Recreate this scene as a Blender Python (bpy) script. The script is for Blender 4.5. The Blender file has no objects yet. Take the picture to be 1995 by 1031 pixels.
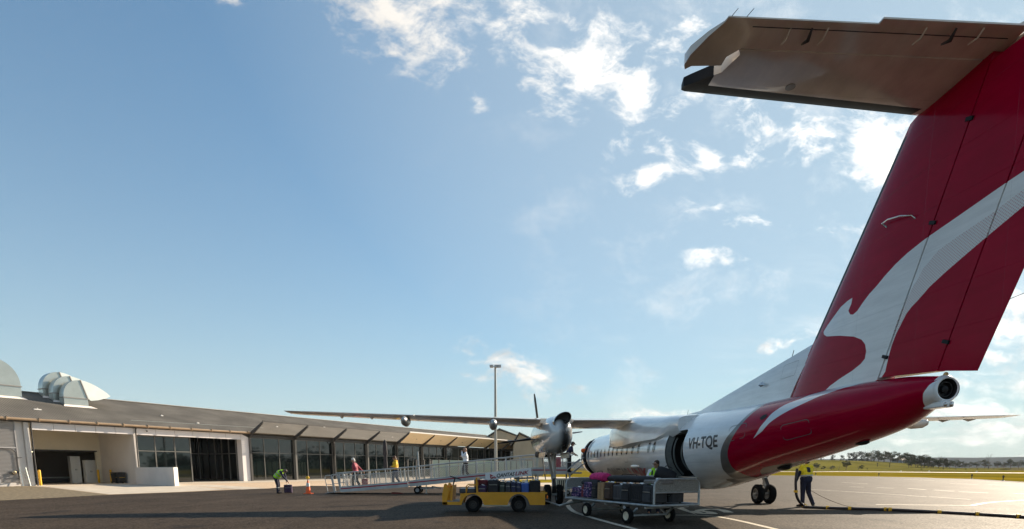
import bpy, bmesh, math, random
import numpy as np
from mathutils import Vector, Matrix, Euler
from mathutils.geometry import delaunay_2d_cdt
random.seed(7); R = math.radians
sc = bpy.context.scene; COL = sc.collection
# ---------------------------------------------------------------- camera, sky, sun, exposure
FPX, CXP, PITCH, CAMH, HORIZ = 1080., 1005., R(8), 1.40, 912.
CYP = HORIZ + FPX*math.tan(PITCH)
cd = bpy.data.cameras.new('camera'); cam = bpy.data.objects.new('camera', cd); COL.objects.link(cam)
cam.location = (0, 0, CAMH); cam.rotation_euler = (R(90)-PITCH, 0, 0)
cd.sensor_width = 36; cd.lens = 36*FPX/1995; cd.shift_x = (997.5-CXP)/1995; cd.shift_y = (CYP-515.5)/1995
cd.clip_end = 20000; cd.clip_start = .05; sc.camera = cam
SUN_AZ, SUN_EL = 42., 24.5
sd = bpy.data.lights.new('sun', 'SUN'); sun = bpy.data.objects.new('sun', sd); COL.objects.link(sun)
sd.energy = 5.0; sd.angle = R(.55); sd.color = (1, .85, .66)
sdir = Vector((math.cos(R(SUN_AZ))*math.cos(R(SUN_EL)), math.sin(R(SUN_AZ))*math.cos(R(SUN_EL)), math.sin(R(SUN_EL))))
sun.rotation_euler = (-sdir).to_track_quat('-Z', 'Y').to_euler(); sun.location = sdir*60
sc.view_settings.view_transform = 'Standard'; sc.view_settings.look = 'None'; sc.view_settings.exposure = 1.05; sc.view_settings.gamma = 1
sc.cycles.use_denoising = True
sc.cycles.max_bounces = 6

# camera maths: pixels of the photograph -> points in the world
_fw = np.array([0, math.cos(PITCH), -math.sin(PITCH)]); _up = np.array([0, math.sin(PITCH), math.cos(PITCH)]); _rt = np.array([1., 0, 0])
CAM = np.array([0, 0, CAMH])
def ray(x, y): return _rt*(x-CXP)/FPX+_up*(CYP-y)/FPX+_fw
def ground(x, y, z=0.):
    d = ray(x, y); return CAM+d*(z-CAMH)/d[2]
def at(x, y, Y):
    d = ray(x, y); return CAM+d*Y/d[1]

# ---- world
w = bpy.data.worlds.new('World'); sc.world = w; w.use_nodes = True
nt = w.node_tree; N = nt.nodes; LK = nt.links; N.clear()
def nd(tree, typ, **k):
    n = tree.nodes.new(typ)
    for a, b in k.items(): setattr(n, a, b)
    return n
def mth(t, op, a, b=None, c=None, clamp=False):
    n = nd(t, 'ShaderNodeMath', operation=op, use_clamp=clamp)
    for i, v in enumerate((a, b, c)):
        if v is None: continue
        if isinstance(v, (int, float)): n.inputs[i].default_value = v
        else: t.links.new(v, n.inputs[i])
    return n.outputs[0]
def vmt(t, op, a, b=None, s=None):
    n = nd(t, 'ShaderNodeVectorMath', operation=op)
    for i, v in enumerate((a, b)):
        if v is None: continue
        if isinstance(v, (tuple, list)): n.inputs[i].default_value = v
        else: t.links.new(v, n.inputs[i])
    if s is not None: n.inputs['Scale'].default_value = s
    return n.outputs['Value'] if op in ('LENGTH', 'DOT_PRODUCT') else n.outputs[0]
out = nd(nt, 'ShaderNodeOutputWorld'); bg = nd(nt, 'ShaderNodeBackground'); LK.new(bg.outputs[0], out.inputs[0])
sky = nd(nt, 'ShaderNodeTexSky', sky_type='NISHITA', sun_disc=False, sun_elevation=R(SUN_EL), sun_rotation=R(90-SUN_AZ))
sky.air_density = 1.0; sky.dust_density = .15; sky.ozone_density = 2.2
SKY_K = .090
tc = nd(nt, 'ShaderNodeTexCoord'); D = tc.outputs['Generated']
sx = nd(nt, 'ShaderNodeSeparateXYZ'); LK.new(D, sx.inputs[0])
yy = mth(nt, 'MAXIMUM', sx.outputs[1], .02)
cq = nd(nt, 'ShaderNodeCombineXYZ'); LK.new(mth(nt, 'DIVIDE', sx.outputs[0], yy), cq.inputs[0]); LK.new(mth(nt, 'DIVIDE', sx.outputs[2], yy), cq.inputs[1])
Q = cq.outputs[0]
def noise(t, vec, scale, detail=6, rough=.55, lac=2.0, dist=0.):
    n = nd(t, 'ShaderNodeTexNoise'); n.inputs['Scale'].default_value = scale; n.inputs['Detail'].default_value = detail
    n.inputs['Roughness'].default_value = rough; n.inputs['Lacunarity'].default_value = lac; n.inputs['Distortion'].default_value = dist
    if vec is not None: t.links.new(vec, n.inputs['Vector'])
    return n.outputs['Fac']
def mapv(t, vec, loc=(0, 0, 0), rot=(0, 0, 0), scl=(1, 1, 1)):
    n = nd(t, 'ShaderNodeMapping'); n.inputs['Location'].default_value = loc; n.inputs['Rotation'].default_value = rot; n.inputs['Scale'].default_value = scl
    t.links.new(vec, n.inputs['Vector']); return n.outputs[0]
def srange(t, v, a, b, c=0., d=1.):
    n = nd(t, 'ShaderNodeMapRange', interpolation_type='SMOOTHSTEP'); t.links.new(v, n.inputs[0])
    for i, k in enumerate((a, b, c, d)): n.inputs[i+1].default_value = k
    return n.outputs[0]
# cumulus patches: (x, y, half width, half height, tilt deg, strength) measured on the photograph's sky
CL = [(770, 25, 165, 70, 25, 1.2), (850, 75, 90, 55, 30, 1.0), (1070, 150, 75, 70, -40, 1.0), (1130, 120, 110, 70, -20, .95), (1045, 185, 60, 30, 10, .8),
      (1250, 170, 38, 100, 30, .75), (1320, 60, 40, 70, 25, .85), (1280, 340, 55, 22, -10, .8), (1300, 298, 38, 26, 35, .8), (1362, 290, 36, 20, 45, .7), (1460, 290, 40, 24, -15, .65),
      (1570, 295, 45, 26, 0, .7), (1715, 275, 75, 75, 0, 1.25), (1690, 330, 50, 25, -15, .8), (1480, 434, 62, 17, -8, .8), (1400, 507, 48, 16, 8, .75),
      (1178, 472, 26, 14, 0, .6), (1540, 672, 75, 17, -8, .95), (1000, 722, 95, 44, 22, .98), (940, 745, 60, 13, 14, .65), (1118, 763, 34, 8, 0, .55), (1040, 28, 30, 20, 20, .45), (990, 60, 60, 40, -50, .5), (1225, 768, 30, 7, 0, .5), (1375, 405, 30, 10, 0, .4), (1600, 245, 60, 30, 10, .5), (1500, 245, 40, 24, 20, .45), (1690, 240, 60, 22, -10, .8), (1113, 535, 12, 6, 0, .35), (1370, 300, 20, 12, 30, .4), (905, 20, 60, 40, 30, .7),
      (1650, 462, 50, 26, -10, .6), (935, 203, 18, 16, 0, .6), (1320, 205, 40, 24, -30, .3), (1430, 210, 50, 30, 0, .3), (1290, 808, 120, 12, 0, .7), (1440, 800, 60, 9, 0, .5), (458, 8, 16, 18, 0, .5),
      (1950, 640, 95, 34, -6, 1.0), (1990, 590, 60, 30, 0, 1.0), (1945, 690, 110, 26, 0, .85), (1900, 800, 150, 32, 0, .65), (1950, 745, 110, 16, -4, .55), (2200, 560, 160, 120, 0, 1.2), (2300, 250, 220, 140, 0, 1.1)]
warp = nd(nt, 'ShaderNodeTexNoise'); warp.inputs['Scale'].default_value = 7; warp.inputs['Detail'].default_value = 4; LK.new(Q, warp.inputs['Vector'])
wq = vmt(nt, 'ADD', Q, vmt(nt, 'SCALE', vmt(nt, 'SUBTRACT', warp.outputs['Color'], (.5, .5, .5)), s=.07))
mask = None
for (px, py, rx, ry, tilt, st) in CL:
    c = ray(px, py); qx, qz = c[0]/c[1], c[2]/c[1]
    m = mapv(nt, vmt(nt, 'SUBTRACT', wq, (qx, qz, 0)), rot=(0, 0, R(tilt)))
    m = vmt(nt, 'MULTIPLY', m, (FPX/rx*.92, FPX/ry*.92, 0))
    v = mth(nt, 'MULTIPLY', mth(nt, 'SUBTRACT', 1., vmt(nt, 'LENGTH', m)), st)
    mask = v if mask is None else mth(nt, 'MAXIMUM', mask, v)
n1 = noise(nt, mapv(nt, wq, rot=(0, 0, R(35)), scl=(1, 1.7, 1)), 15, 12, .66); n2 = noise(nt, mapv(nt, wq, scl=(1, 1.6, 1)), 5.5, 7, .6)
dens = mth(nt, 'ADD', mth(nt, 'MULTIPLY', mask, .72), mth(nt, 'ADD', mth(nt, 'MULTIPLY', mth(nt, 'SUBTRACT', n1, .5), 3.0), mth(nt, 'MULTIPLY', mth(nt, 'SUBTRACT', n2, .5), 1.7)))
front = srange(nt, mask, -.55, .1)
cum = mth(nt, 'MULTIPLY', srange(nt, dens, -.02, 1.0), front)
# thin streaks low over the right-hand horizon and faint veil in the middle
sxq = nd(nt, 'ShaderNodeSeparateXYZ'); LK.new(Q, sxq.inputs[0])
stq = noise(nt, mapv(nt, wq, scl=(1, 4.2, 1), loc=(3.1, .4, 0)), 5.2, 8, .6)
streak = mth(nt, 'MULTIPLY', srange(nt, stq, .44, .66), mth(nt, 'MULTIPLY', srange(nt, sxq.outputs[0], .25, .85), srange(nt, sxq.outputs[1], .42, .10)))
veil = mth(nt, 'MULTIPLY', srange(nt, noise(nt, mapv(nt, wq, scl=(1, 1.4, 1), loc=(1.7, 5.2, 0)), 6.5, 9, .65), .5, .8), mth(nt, 'MULTIPLY', srange(nt, sxq.outputs[0], -.25, .35), .38))
# clouds over the rest of the sky (behind the viewer, seen in reflections)
gen = mth(nt, 'MULTIPLY', srange(nt, noise(nt, mapv(nt, D, scl=(1, 1, 3)), 2.6, 8, .6), .5, .68), srange(nt, sx.outputs[1], .05, -.15))
cov = mth(nt, 'MAXIMUM', mth(nt, 'MAXIMUM', cum, mth(nt, 'MULTIPLY', streak, .8)), mth(nt, 'MAXIMUM', veil, mth(nt, 'MULTIPLY', gen, .8)), clamp=True)
cov = mth(nt, 'MULTIPLY', cov, .95)
sdot = vmt(nt, 'DOT_PRODUCT', D, tuple(sdir))
thick = srange(nt, noise(nt, mapv(nt, wq, loc=(.02, -.03, 0), scl=(1, 2, 1)), 13, 6, .6), .40, .68)
lit = mth(nt, 'ADD', .62, mth(nt, 'MULTIPLY', srange(nt, sdot, .5, 1.), .5))
ccol = nd(nt, 'ShaderNodeMix', data_type='RGBA'); LK.new(mth(nt, 'MULTIPLY', thick, srange(nt, sxq.outputs[1], .5, .1, .12, .75)), ccol.inputs[0])
ccol.inputs[6].default_value = (.74, .70, .645, 1); ccol.inputs[7].default_value = (.29, .28, .275, 1)
cl2 = vmt(nt, 'SCALE', ccol.outputs[2]); LK.new(lit, cl2.node.inputs['Scale'])
lum = vmt(nt, 'DOT_PRODUCT', sky.outputs[0], (.3, .5, .2))
sk = vmt(nt, 'SCALE', sky.outputs[0]); LK.new(mth(nt, 'DIVIDE', SKY_K, mth(nt, 'ADD', 1., mth(nt, 'MULTIPLY', lum, .09))), sk.node.inputs['Scale'])
sk = vmt(nt, 'MULTIPLY', sk, (.66, .95, .98))
hz = nd(nt, 'ShaderNodeMix', data_type='RGBA'); LK.new(mth(nt, 'MAXIMUM', mth(nt, 'MULTIPLY', mth(nt, 'POWER', 2.718, mth(nt, 'MULTIPLY', mth(nt, 'ABSOLUTE', sx.outputs[2]), -4.3)), .86), srange(nt, vmt(nt, 'DOT_PRODUCT', D, tuple(sdir)), .25, 1., 0., .6)), hz.inputs[0]); LK.new(sk, hz.inputs[6])
hz.inputs[7].default_value = (.305, .355, .37, 1); skys = hz.outputs[2]
mx = nd(nt, 'ShaderNodeMix', data_type='RGBA'); LK.new(cov, mx.inputs[0]); LK.new(skys, mx.inputs[6]); LK.new(cl2, mx.inputs[7])
LK.new(mx.outputs[2], bg.inputs[0]); bg.inputs[1].default_value = 1.0

# ---------------------------------------------------------------- helpers
def tag(o, label=None, cat=None, group=None, kind=None):
    for k, v in (('label', label), ('category', cat), ('group', group), ('kind', kind)):
        if v: o[k] = v
    return o
def empty(name, loc=(0, 0, 0), rz=0., label=None, cat=None, group=None):
    o = bpy.data.objects.new(name, None); COL.objects.link(o); o.location = loc; o.rotation_euler = (0, 0, rz)
    return tag(o, label, cat, group)
def copy_tree(o, parent=None):
    c = o.copy(); COL.objects.link(c); c.parent = parent
    for ch in list(o.children): copy_tree(ch, c)
    return c
MATS = {}
def mat(name, col, rough=.5, metal=0., spec=.5, coat=0., var=0., vscale=6., bump=0., bscale=60., emit=None, alpha=1., ior=None, trans=0., stretch=(1, 1, 1), rvar=0.):
    if name in MATS: return MATS[name]
    m = bpy.data.materials.new(name); m.use_nodes = True; t = m.node_tree; b = t.nodes['Principled BSDF']
    b.inputs['Base Color'].default_value = (*col, 1); b.inputs['Roughness'].default_value = rough; b.inputs['Metallic'].default_value = metal
    b.inputs['Specular IOR Level'].default_value = spec; b.inputs['Coat Weight'].default_value = coat; b.inputs['Coat Roughness'].default_value = .06
    if ior: b.inputs['IOR'].default_value = ior
    if trans: b.inputs['Transmission Weight'].default_value = trans
    tcn = nd(t, 'ShaderNodeTexCoord'); ob = mapv(t, tcn.outputs['Object'], scl=stretch)
    if var or rvar:
        f = noise(t, ob, vscale, 6, .6)
        if var:
            mxn = nd(t, 'ShaderNodeMix', data_type='RGBA'); t.links.new(srange(t, f, .3, .7), mxn.inputs[0])
            mxn.inputs[6].default_value = (*[c*(1-var) for c in col], 1); mxn.inputs[7].default_value = (*[min(1, c*(1+var)) for c in col], 1)
            t.links.new(mxn.outputs[2], b.inputs['Base Color'])
        if rvar: t.links.new(srange(t, f, .3, .7, max(0, rough-rvar), min(1, rough+rvar)), b.inputs['Roughness'])
    if bump:
        bn = nd(t, 'ShaderNodeBump'); bn.inputs['Strength'].default_value = bump; bn.inputs['Distance'].default_value = .02
        t.links.new(noise(t, ob, bscale, 5, .6), bn.inputs['Height']); t.links.new(bn.outputs[0], b.inputs['Normal'])
    if emit: b.inputs['Emission Color'].default_value = (*col, 1); b.inputs['Emission Strength'].default_value = emit
    MATS[name] = m; return m
def finish(me, name, mats, parent=None, smooth=None, mods=None, local=None):
    me.name = name
    for m in (mats if isinstance(mats, (list, tuple)) else [mats]): me.materials.append(m)
    if smooth is not None:
        for p in me.polygons: p.use_smooth = True
        if smooth < 180: me.set_sharp_from_angle(angle=R(smooth))
    o = bpy.data.objects.new(name, me); COL.objects.link(o)
    if parent: o.parent = parent
    if local is not None: o.location = local
    return o
def bevel(o, wd=.01, seg=2):
    m = o.modifiers.new('bevel', 'BEVEL'); m.width = wd; m.segments = seg; m.limit_method = 'ANGLE'; m.angle_limit = R(40); return o
class MB:
    def __init__(s): s.v = []; s.f = []; s.m = []
    def add(s, vs, fs, mi=0):
        b = len(s.v); s.v += [tuple(map(float, v)) for v in vs]; s.f += [tuple(b+i for i in f) for f in fs]; s.m += [mi]*len(fs); return s
    def box(s, c, sz, rot=None, mi=0):
        M = Euler(rot).to_matrix() if rot else Matrix.Identity(3)
        vs = [Vector(c)+M@Vector((sz[0]*(i & 1)-sz[0]/2, sz[1]*((i >> 1) & 1)-sz[1]/2, sz[2]*(i >> 2)-sz[2]/2)) for i in range(8)]
        return s.add(vs, [(0, 2, 3, 1), (4, 5, 7, 6), (0, 1, 5, 4), (2, 6, 7, 3), (0, 4, 6, 2), (1, 3, 7, 5)], mi)
    def bar(s, a, b, wd, ht, mi=0, upv=(0, 0, 1)):
        a = Vector(a); b = Vector(b); d = (b-a); ln = d.length; d.normalize(); u = Vector(upv); sd_ = d.cross(u)
        if sd_.length < 1e-4: sd_ = Vector((1, 0, 0))
        sd_.normalize(); u = sd_.cross(d)
        vs = [p+sd_*(wd/2*i)+u*(ht/2*j) for p in (a, b) for i, j in ((-1, -1), (1, -1), (1, 1), (-1, 1))]
        return s.add(vs, [(3, 2, 1, 0), (4, 5, 6, 7), (0, 1, 5, 4), (1, 2, 6, 5), (2, 3, 7, 6), (3, 0, 4, 7)], mi)
    def tube(s, pts, r, n=8, mi=0, cap=True):
        pts = [Vector(p) for p in pts]; rs = r if isinstance(r, (list, tuple)) else [r]*len(pts); b = len(s.v); pv = None
        for i, p in enumerate(pts):
            t = (pts[min(i+1, len(pts)-1)]-pts[max(i-1, 0)]).normalized()
            if pv is None: pv = t.orthogonal().normalized()
            pv = (pv-t*pv.dot(t)).normalized(); q = t.cross(pv)
            for k in range(n):
                a = 2*math.pi*k/n; s.v.append(tuple(p+(pv*math.cos(a)+q*math.sin(a))*rs[i]))
        for i in range(len(pts)-1):
            for k in range(n): s.f.append((b+i*n+k, b+i*n+(k+1) % n, b+(i+1)*n+(k+1) % n, b+(i+1)*n+k)); s.m.append(mi)
        if cap:
            s.f.append(tuple(b+k for k in range(n))[::-1]); s.m.append(mi); s.f.append(tuple(b+(len(pts)-1)*n+k for k in range(n))); s.m.append(mi)
        return s
    def lathe(s, prof, o, ax, n=24, mi=0):           # prof: (radius, distance along ax)
        o = Vector(o); ax = Vector(ax).normalized(); u = ax.orthogonal().normalized(); q = ax.cross(u); b = len(s.v)
        for r, h in prof:
            for k in range(n):
                a = 2*math.pi*k/n; s.v.append(tuple(o+ax*h+(u*math.cos(a)+q*math.sin(a))*r))
        for i in range(len(prof)-1):
            for k in range(n): s.f.append((b+i*n+k, b+i*n+(k+1) % n, b+(i+1)*n+(k+1) % n, b+(i+1)*n+k)); s.m.append(mi)
        return s
    def prism(s, poly, fn, t0, t1, mi=0):             # poly 2d, fn(a, b, t) -> point
        n = len(poly); vs = [fn(a, b, t) for t in (t0, t1) for a, b in poly]
        return s.add(vs, [tuple(range(n))[::-1], tuple(range(n, 2*n))]+[(i, (i+1) % n, n+(i+1) % n, n+i) for i in range(n)], mi)
    def sphere(s, c, r, n=12, mi=0, sq=(1, 1, 1)):
        c = Vector(c); b = len(s.v); m = n//2+1
        for i in range(m):
            th = math.pi*i/(m-1)
            for k in range(n):
                a = 2*math.pi*k/n; s.v.append(tuple(c+Vector((math.sin(th)*math.cos(a)*r*sq[0], math.sin(th)*math.sin(a)*r*sq[1], math.cos(th)*r*sq[2]))))
        for i in range(m-1):
            for k in range(n): s.f.append((b+i*n+k, b+(i+1)*n+k, b+(i+1)*n+(k+1) % n, b+i*n+(k+1) % n)); s.m.append(mi)
        return s
    def build(s, name, mats, parent=None, smooth=None, bev=0, local=None, weld=False):
        me = bpy.data.meshes.new(name); me.from_pydata(s.v, [], s.f); me.polygons.foreach_set('material_index', s.m)
        bm = bmesh.new(); bm.from_mesh(me)
        if weld: bmesh.ops.remove_doubles(bm, verts=bm.verts, dist=1e-4)
        bmesh.ops.recalc_face_normals(bm, faces=bm.faces); bm.to_mesh(me); bm.free()
        o = finish(me, name, mats, parent, smooth, local=local)
        if bev: bevel(o, bev)
        return o
def struct(name, mb, m, smooth=None):
    o = mb.build(name, m, None, smooth); o['kind'] = 'structure'; return o
def inpoly(x, y, P):
    c = False; j = len(P)-1
    for i in range(len(P)):
        if (P[i][1] > y) != (P[j][1] > y) and x < (P[j][0]-P[i][0])*(y-P[i][1])/(P[j][1]-P[i][1])+P[i][0]: c = not c
        j = i
    return c
def cdt(domain, regions, pts, scale=(1, 1)):
    """triangulate a 2d domain; regions = [(polygon, material index or None for a hole)], later ones win"""
    V = []; E = []
    def loop(P):
        b = len(V); V.extend(Vector((p[0]*scale[0], p[1]*scale[1])) for p in P); E.extend((b+i, b+(i+1) % len(P)) for i in range(len(P)))
    loop(domain)
    for P, _ in regions: loop(P)
    V.extend(Vector((p[0]*scale[0], p[1]*scale[1])) for p in pts)
    v, e, f, *_ = delaunay_2d_cdt(V, E, [], 0, 2e-4)
    v = [(p[0]/scale[0], p[1]/scale[1]) for p in v]; F = []; MI = []
    for t in f:
        cx = sum(v[i][0] for i in t)/len(t); cy = sum(v[i][1] for i in t)/len(t)
        if not inpoly(cx, cy, domain): continue
        mi = 0
        for P, k in regions:
            if inpoly(cx, cy, P): mi = k
        if mi is None: continue
        F.append(tuple(t)); MI.append(mi)
    us = sorted({i for t in F for i in t}); ix = {k: j for j, k in enumerate(us)}
    return [v[k] for k in us], [tuple(ix[i] for i in t) for t in F], MI
def resample(P, d, closed=True):
    o = []; n = len(P)
    for i in range(n if closed else n-1):
        a = np.array(P[i], float); b = np.array(P[(i+1) % n], float); k = max(1, int(np.linalg.norm(b-a)/d))
        o += [tuple(a+(b-a)*j/k) for j in range(k)]
    if not closed: o.append(tuple(P[-1]))
    return o
def spline(P, k=5, closed=False):
    """Catmull-Rom through the points"""
    n = len(P); o = []
    for i in range(n if closed else n-1):
        g = lambda j: np.array(P[j % n] if closed else P[max(0, min(n-1, j))], float)
        a, b, c, d = g(i-1), g(i), g(i+1), g(i+2)
        for j in range(k):
            t = j/k; o.append(tuple(.5*((2*b)+(c-a)*t+(2*a-5*b+4*c-d)*t*t+(3*b-3*c+d-a)*t**3)))
    if not closed: o.append(tuple(P[-1]))
    return o
def slab(mb, pts2, z0, z1, mi=0):
    """extrude a possibly concave ground polygon"""
    v, F, _ = cdt(pts2, [], [])
    mb.add([(x, y, z1) for x, y in v], F, mi)
    if z0 is not None and z1-z0 > .001:
        n = len(pts2)
        for i in range(n):
            a, b = pts2[i], pts2[(i+1) % n]; mb.add([(a[0], a[1], z0), (b[0], b[1], z0), (b[0], b[1], z1), (a[0], a[1], z1)], [(0, 1, 2, 3)], mi)
def text_geo(body, size, shear=0., offset=0., spacing=1., extrude=0.):
    cu = bpy.data.curves.new('t', 'FONT'); cu.body = body; cu.size = size; cu.shear = shear; cu.offset = offset; cu.space_character = spacing; cu.extrude = extrude
    cu.resolution_u = 4; cu.align_x = 'LEFT'
    o = bpy.data.objects.new('t', cu); COL.objects.link(o); dg = bpy.context.evaluated_depsgraph_get(); me = bpy.data.meshes.new_from_object(o.evaluated_get(dg))
    bm = bmesh.new(); bm.from_mesh(me); bmesh.ops.triangulate(bm, faces=bm.faces)
    for _ in range(2):
        lg = [e for e in bm.edges if e.calc_length() > size*.22]
        if lg: bmesh.ops.subdivide_edges(bm, edges=lg, cuts=1)
        bmesh.ops.triangulate(bm, faces=bm.faces)
    v = [tuple(x.co) for x in bm.verts]; bm.verts.index_update(); f = [tuple(x.index for x in q.verts) for q in bm.faces]
    bm.free(); bpy.data.objects.remove(o); bpy.data.curves.remove(cu); bpy.data.meshes.remove(me); return v, f
def conform(name, vs, fs, fn, m, parent, label=None):
    me = bpy.data.meshes.new(name); me.from_pydata([tuple(map(float, fn(*v[:2]))) for v in vs], [], fs)
    bm = bmesh.new(); bm.from_mesh(me); bmesh.ops.recalc_face_normals(bm, faces=bm.faces); bm.to_mesh(me); bm.free()
    o = finish(me, name, m, parent, 180); tag(o, label); return o
# ---------------------------------------------------------------- ground
def asphalt_mat():
    m = bpy.data.materials.new('asphalt'); m.use_nodes = True; t = m.node_tree; b = t.nodes['Principled BSDF']
    tcn = nd(t, 'ShaderNodeTexCoord'); ob = tcn.outputs['Object']
    vo = nd(t, 'ShaderNodeTexVoronoi'); vo.inputs['Scale'].default_value = 30; t.links.new(ob, vo.inputs['Vector'])
    sp = nd(t, 'ShaderNodeSeparateColor'); t.links.new(vo.outputs['Color'], sp.inputs[0])
    fine = mth(t, 'ADD', mth(t, 'MULTIPLY', sp.outputs[0], .8), mth(t, 'MULTIPLY', mth(t, 'SUBTRACT', noise(t, ob, 17, 3, .8), .4), 1.1)); big = noise(t, ob, .35, 5, .6); mid = noise(t, mapv(t, ob, scl=(1, .25, 1)), 1.4, 6, .65)
    k = mth(t, 'ADD', mth(t, 'MULTIPLY', fine, .75), mth(t, 'ADD', mth(t, 'MULTIPLY', big, .5), mth(t, 'MULTIPLY', mid, .55)))
    cr = nd(t, 'ShaderNodeMix', data_type='RGBA'); t.links.new(srange(t, k, .35, 1.45), cr.inputs[0])
    cr.inputs[6].default_value = (.009, .0068, .0048, 1); cr.inputs[7].default_value = (.088, .064, .044, 1); st = mth(t, 'MULTIPLY', srange(t, noise(t, mapv(t, ob, scl=(1, .7, 1), loc=(7, 3, 0)), .55, 4, .6), .60, .70, 0., .7), 1.); ck = nd(t, 'ShaderNodeTexVoronoi', feature='DISTANCE_TO_EDGE'); ck.inputs['Scale'].default_value = .16
    wv_ = nd(t, 'ShaderNodeTexNoise'); wv_.inputs['Scale'].default_value = .8; wv_.inputs['Detail'].default_value = 5; t.links.new(ob, wv_.inputs['Vector']); t.links.new(vmt(t, 'ADD', ob, vmt(t, 'SCALE', wv_.outputs['Color'], s=1.6)), ck.inputs['Vector'])
    dk = mth(t, 'MAXIMUM', st, srange(t, ck.outputs['Distance'], .006, .0015, 0., .55)); m2 = nd(t, 'ShaderNodeMix', data_type='RGBA'); t.links.new(dk, m2.inputs[0]); t.links.new(cr.outputs[2], m2.inputs[6]); m2.inputs[7].default_value = (.012, .010, .009, 1); t.links.new(m2.outputs[2], b.inputs['Base Color'])
    t.links.new(srange(t, k, .4, 1.4, .80, .64), b.inputs['Roughness']); b.inputs['Specular IOR Level'].default_value = .07
    bn = nd(t, 'ShaderNodeBump'); bn.inputs['Strength'].default_value = .42; bn.inputs['Distance'].default_value = .012
    t.links.new(mth(t, 'ADD', vo.outputs['Distance'], mth(t, 'MULTIPLY', noise(t, ob, 25, 4, .7), .8)), bn.inputs['Height']); t.links.new(bn.outputs[0], b.inputs['Normal'])
    return m
ASPH = asphalt_mat()
def grass_mat(name, c1, c2, sc_=.12):
    m = bpy.data.materials.new(name); m.use_nodes = True; t = m.node_tree; b = t.nodes['Principled BSDF']; tcn = nd(t, 'ShaderNodeTexCoord'); ob = tcn.outputs['Object']
    k = mth(t, 'ADD', mth(t, 'MULTIPLY', noise(t, mapv(t, ob, scl=(1, .5, 1)), sc_, 7, .6), .7), mth(t, 'MULTIPLY', noise(t, ob, sc_*18, 5, .7), .3))
    cr = nd(t, 'ShaderNodeMix', data_type='RGBA'); t.links.new(srange(t, k, .35, .66), cr.inputs[0]); cr.inputs[6].default_value = (*c1, 1); cr.inputs[7].default_value = (*c2, 1)
    t.links.new(cr.outputs[2], b.inputs['Base Color']); b.inputs['Roughness'].default_value = 1.; b.inputs['Specular IOR Level'].default_value = 0.; return m
GRASS = grass_mat('field_grass', (.115, .10, .010), (.27, .185, .018), .035)
CONC = mat('concrete', (.50, .43, .34), .85, var=.14, vscale=1.2, bump=.15, bscale=40)
GRAV = mat('gravel', (.52, .38, .25), .95, var=.42, vscale=28, bump=.9, bscale=30)
DIRT = mat('dirt', (.15, .115, .065), .95, var=.6, vscale=5, bump=.8, bscale=12)
PAINT = mat('road_paint', (.50, .44, .34), .7, var=.35, vscale=14, bump=.2, bscale=50)
g2 = lambda x, y: tuple(ground(x, y)[:2])
mb = MB(); mb.add([(-3000, -800, 0), (5000, -800, 0), (5000, 6000, 0), (-3000, 6000, 0)], [(0, 1, 2, 3)]); struct('ground', mb, GRASS)
FAR = [g2(*p) for p in ((0, 975), (100, 970), (215, 964), (345, 959.3), (450, 954.5), (523, 952), (568, 948), (596, 946.5), (700, 947.5), (860, 949), (1128, 947), (1200, 935), (1350, 925.5), (1580, 926.8), (1700, 928.5), (1800, 930.6), (1900, 935), (1995, 941), (2100, 949))]
mb = MB(); slab(mb, FAR+[(60, 30), (60, -60), (-130, -60), (-130, 30)], None, .004); struct('apron', mb, ASPH)
mb = MB(); slab(mb, [g2(*p) for p in ((1128, 947), (860, 949), (700, 947.5), (596, 946.5), (568, 948), (523, 952), (450, 954.5), (345, 959.3), (215, 964), (100, 970), (0, 975), (-250, 985), (-250, 935), (700, 925), (1128, 930))], None, .003)
struct('gravel_strip', mb, GRAV)
mb = MB(); slab(mb, [g2(*p) for p in ((215, 963.6), (95, 949.5), (60, 947.2), (-200, 951), (-200, 941), (300, 933), (480, 936), (700, 929), (960, 924), (960, 927), (640, 936.5), (480, 941), (350, 943.2), (372, 946.5), (440, 954.2), (345, 959.0))], None, .012)
struct('concrete_pad', mb, CONC)
mb = MB(); slab(mb, [g2(*p) for p in ((352, 944.6), (470, 954.0), (520, 951.6), (410, 944.2))], None, .008); struct('footpath', mb, CONC)
mb = MB(); slab(mb, [g2(*p) for p in ((-250, 986), (0, 975.5), (100, 970.5), (212, 964), (95, 950), (60, 947.5), (-250, 951))], None, .006); struct('dirt_verge', mb, DIRT)
mb = MB(); slab(mb, [g2(*p) for p in ((600, 925), (1128, 930), (1128, 947), (1060, 945), (900, 938), (760, 941), (660, 939))], None, .009); struct('path', mb, CONC)
mb = MB(); slab(mb, [g2(*p) for p in ((1000, 934.5), (1200, 934.5), (1200, 940.5), (1000, 941))], None, .014); struct('lawn', mb, grass_mat('lawn_grass', (.15, .13, .02), (.32, .23, .03), .4))
mb = MB(); slab(mb, [g2(*p) for p in ((1300, 918.6), (1640, 918.6), (1995, 921.2), (2300, 923.8), (2300, 925.0), (1995, 922.2), (1640, 919.4), (1300, 919.2))], None, .02)
struct('runway', mb, mat('runway_concrete', (.62, .52, .44), .8))
mb = MB(); slab(mb, [g2(*p) for p in ((1820, 931.7), (1900, 933.6), (1995, 939.2), (2060, 943.2), (2060, 946), (1995, 941.2), (1900, 935.3))], None, .008)
struct('shoulder', mb, mat('dark_shoulder', (.05, .045, .04), .9, var=.3, vscale=.5))
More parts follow.
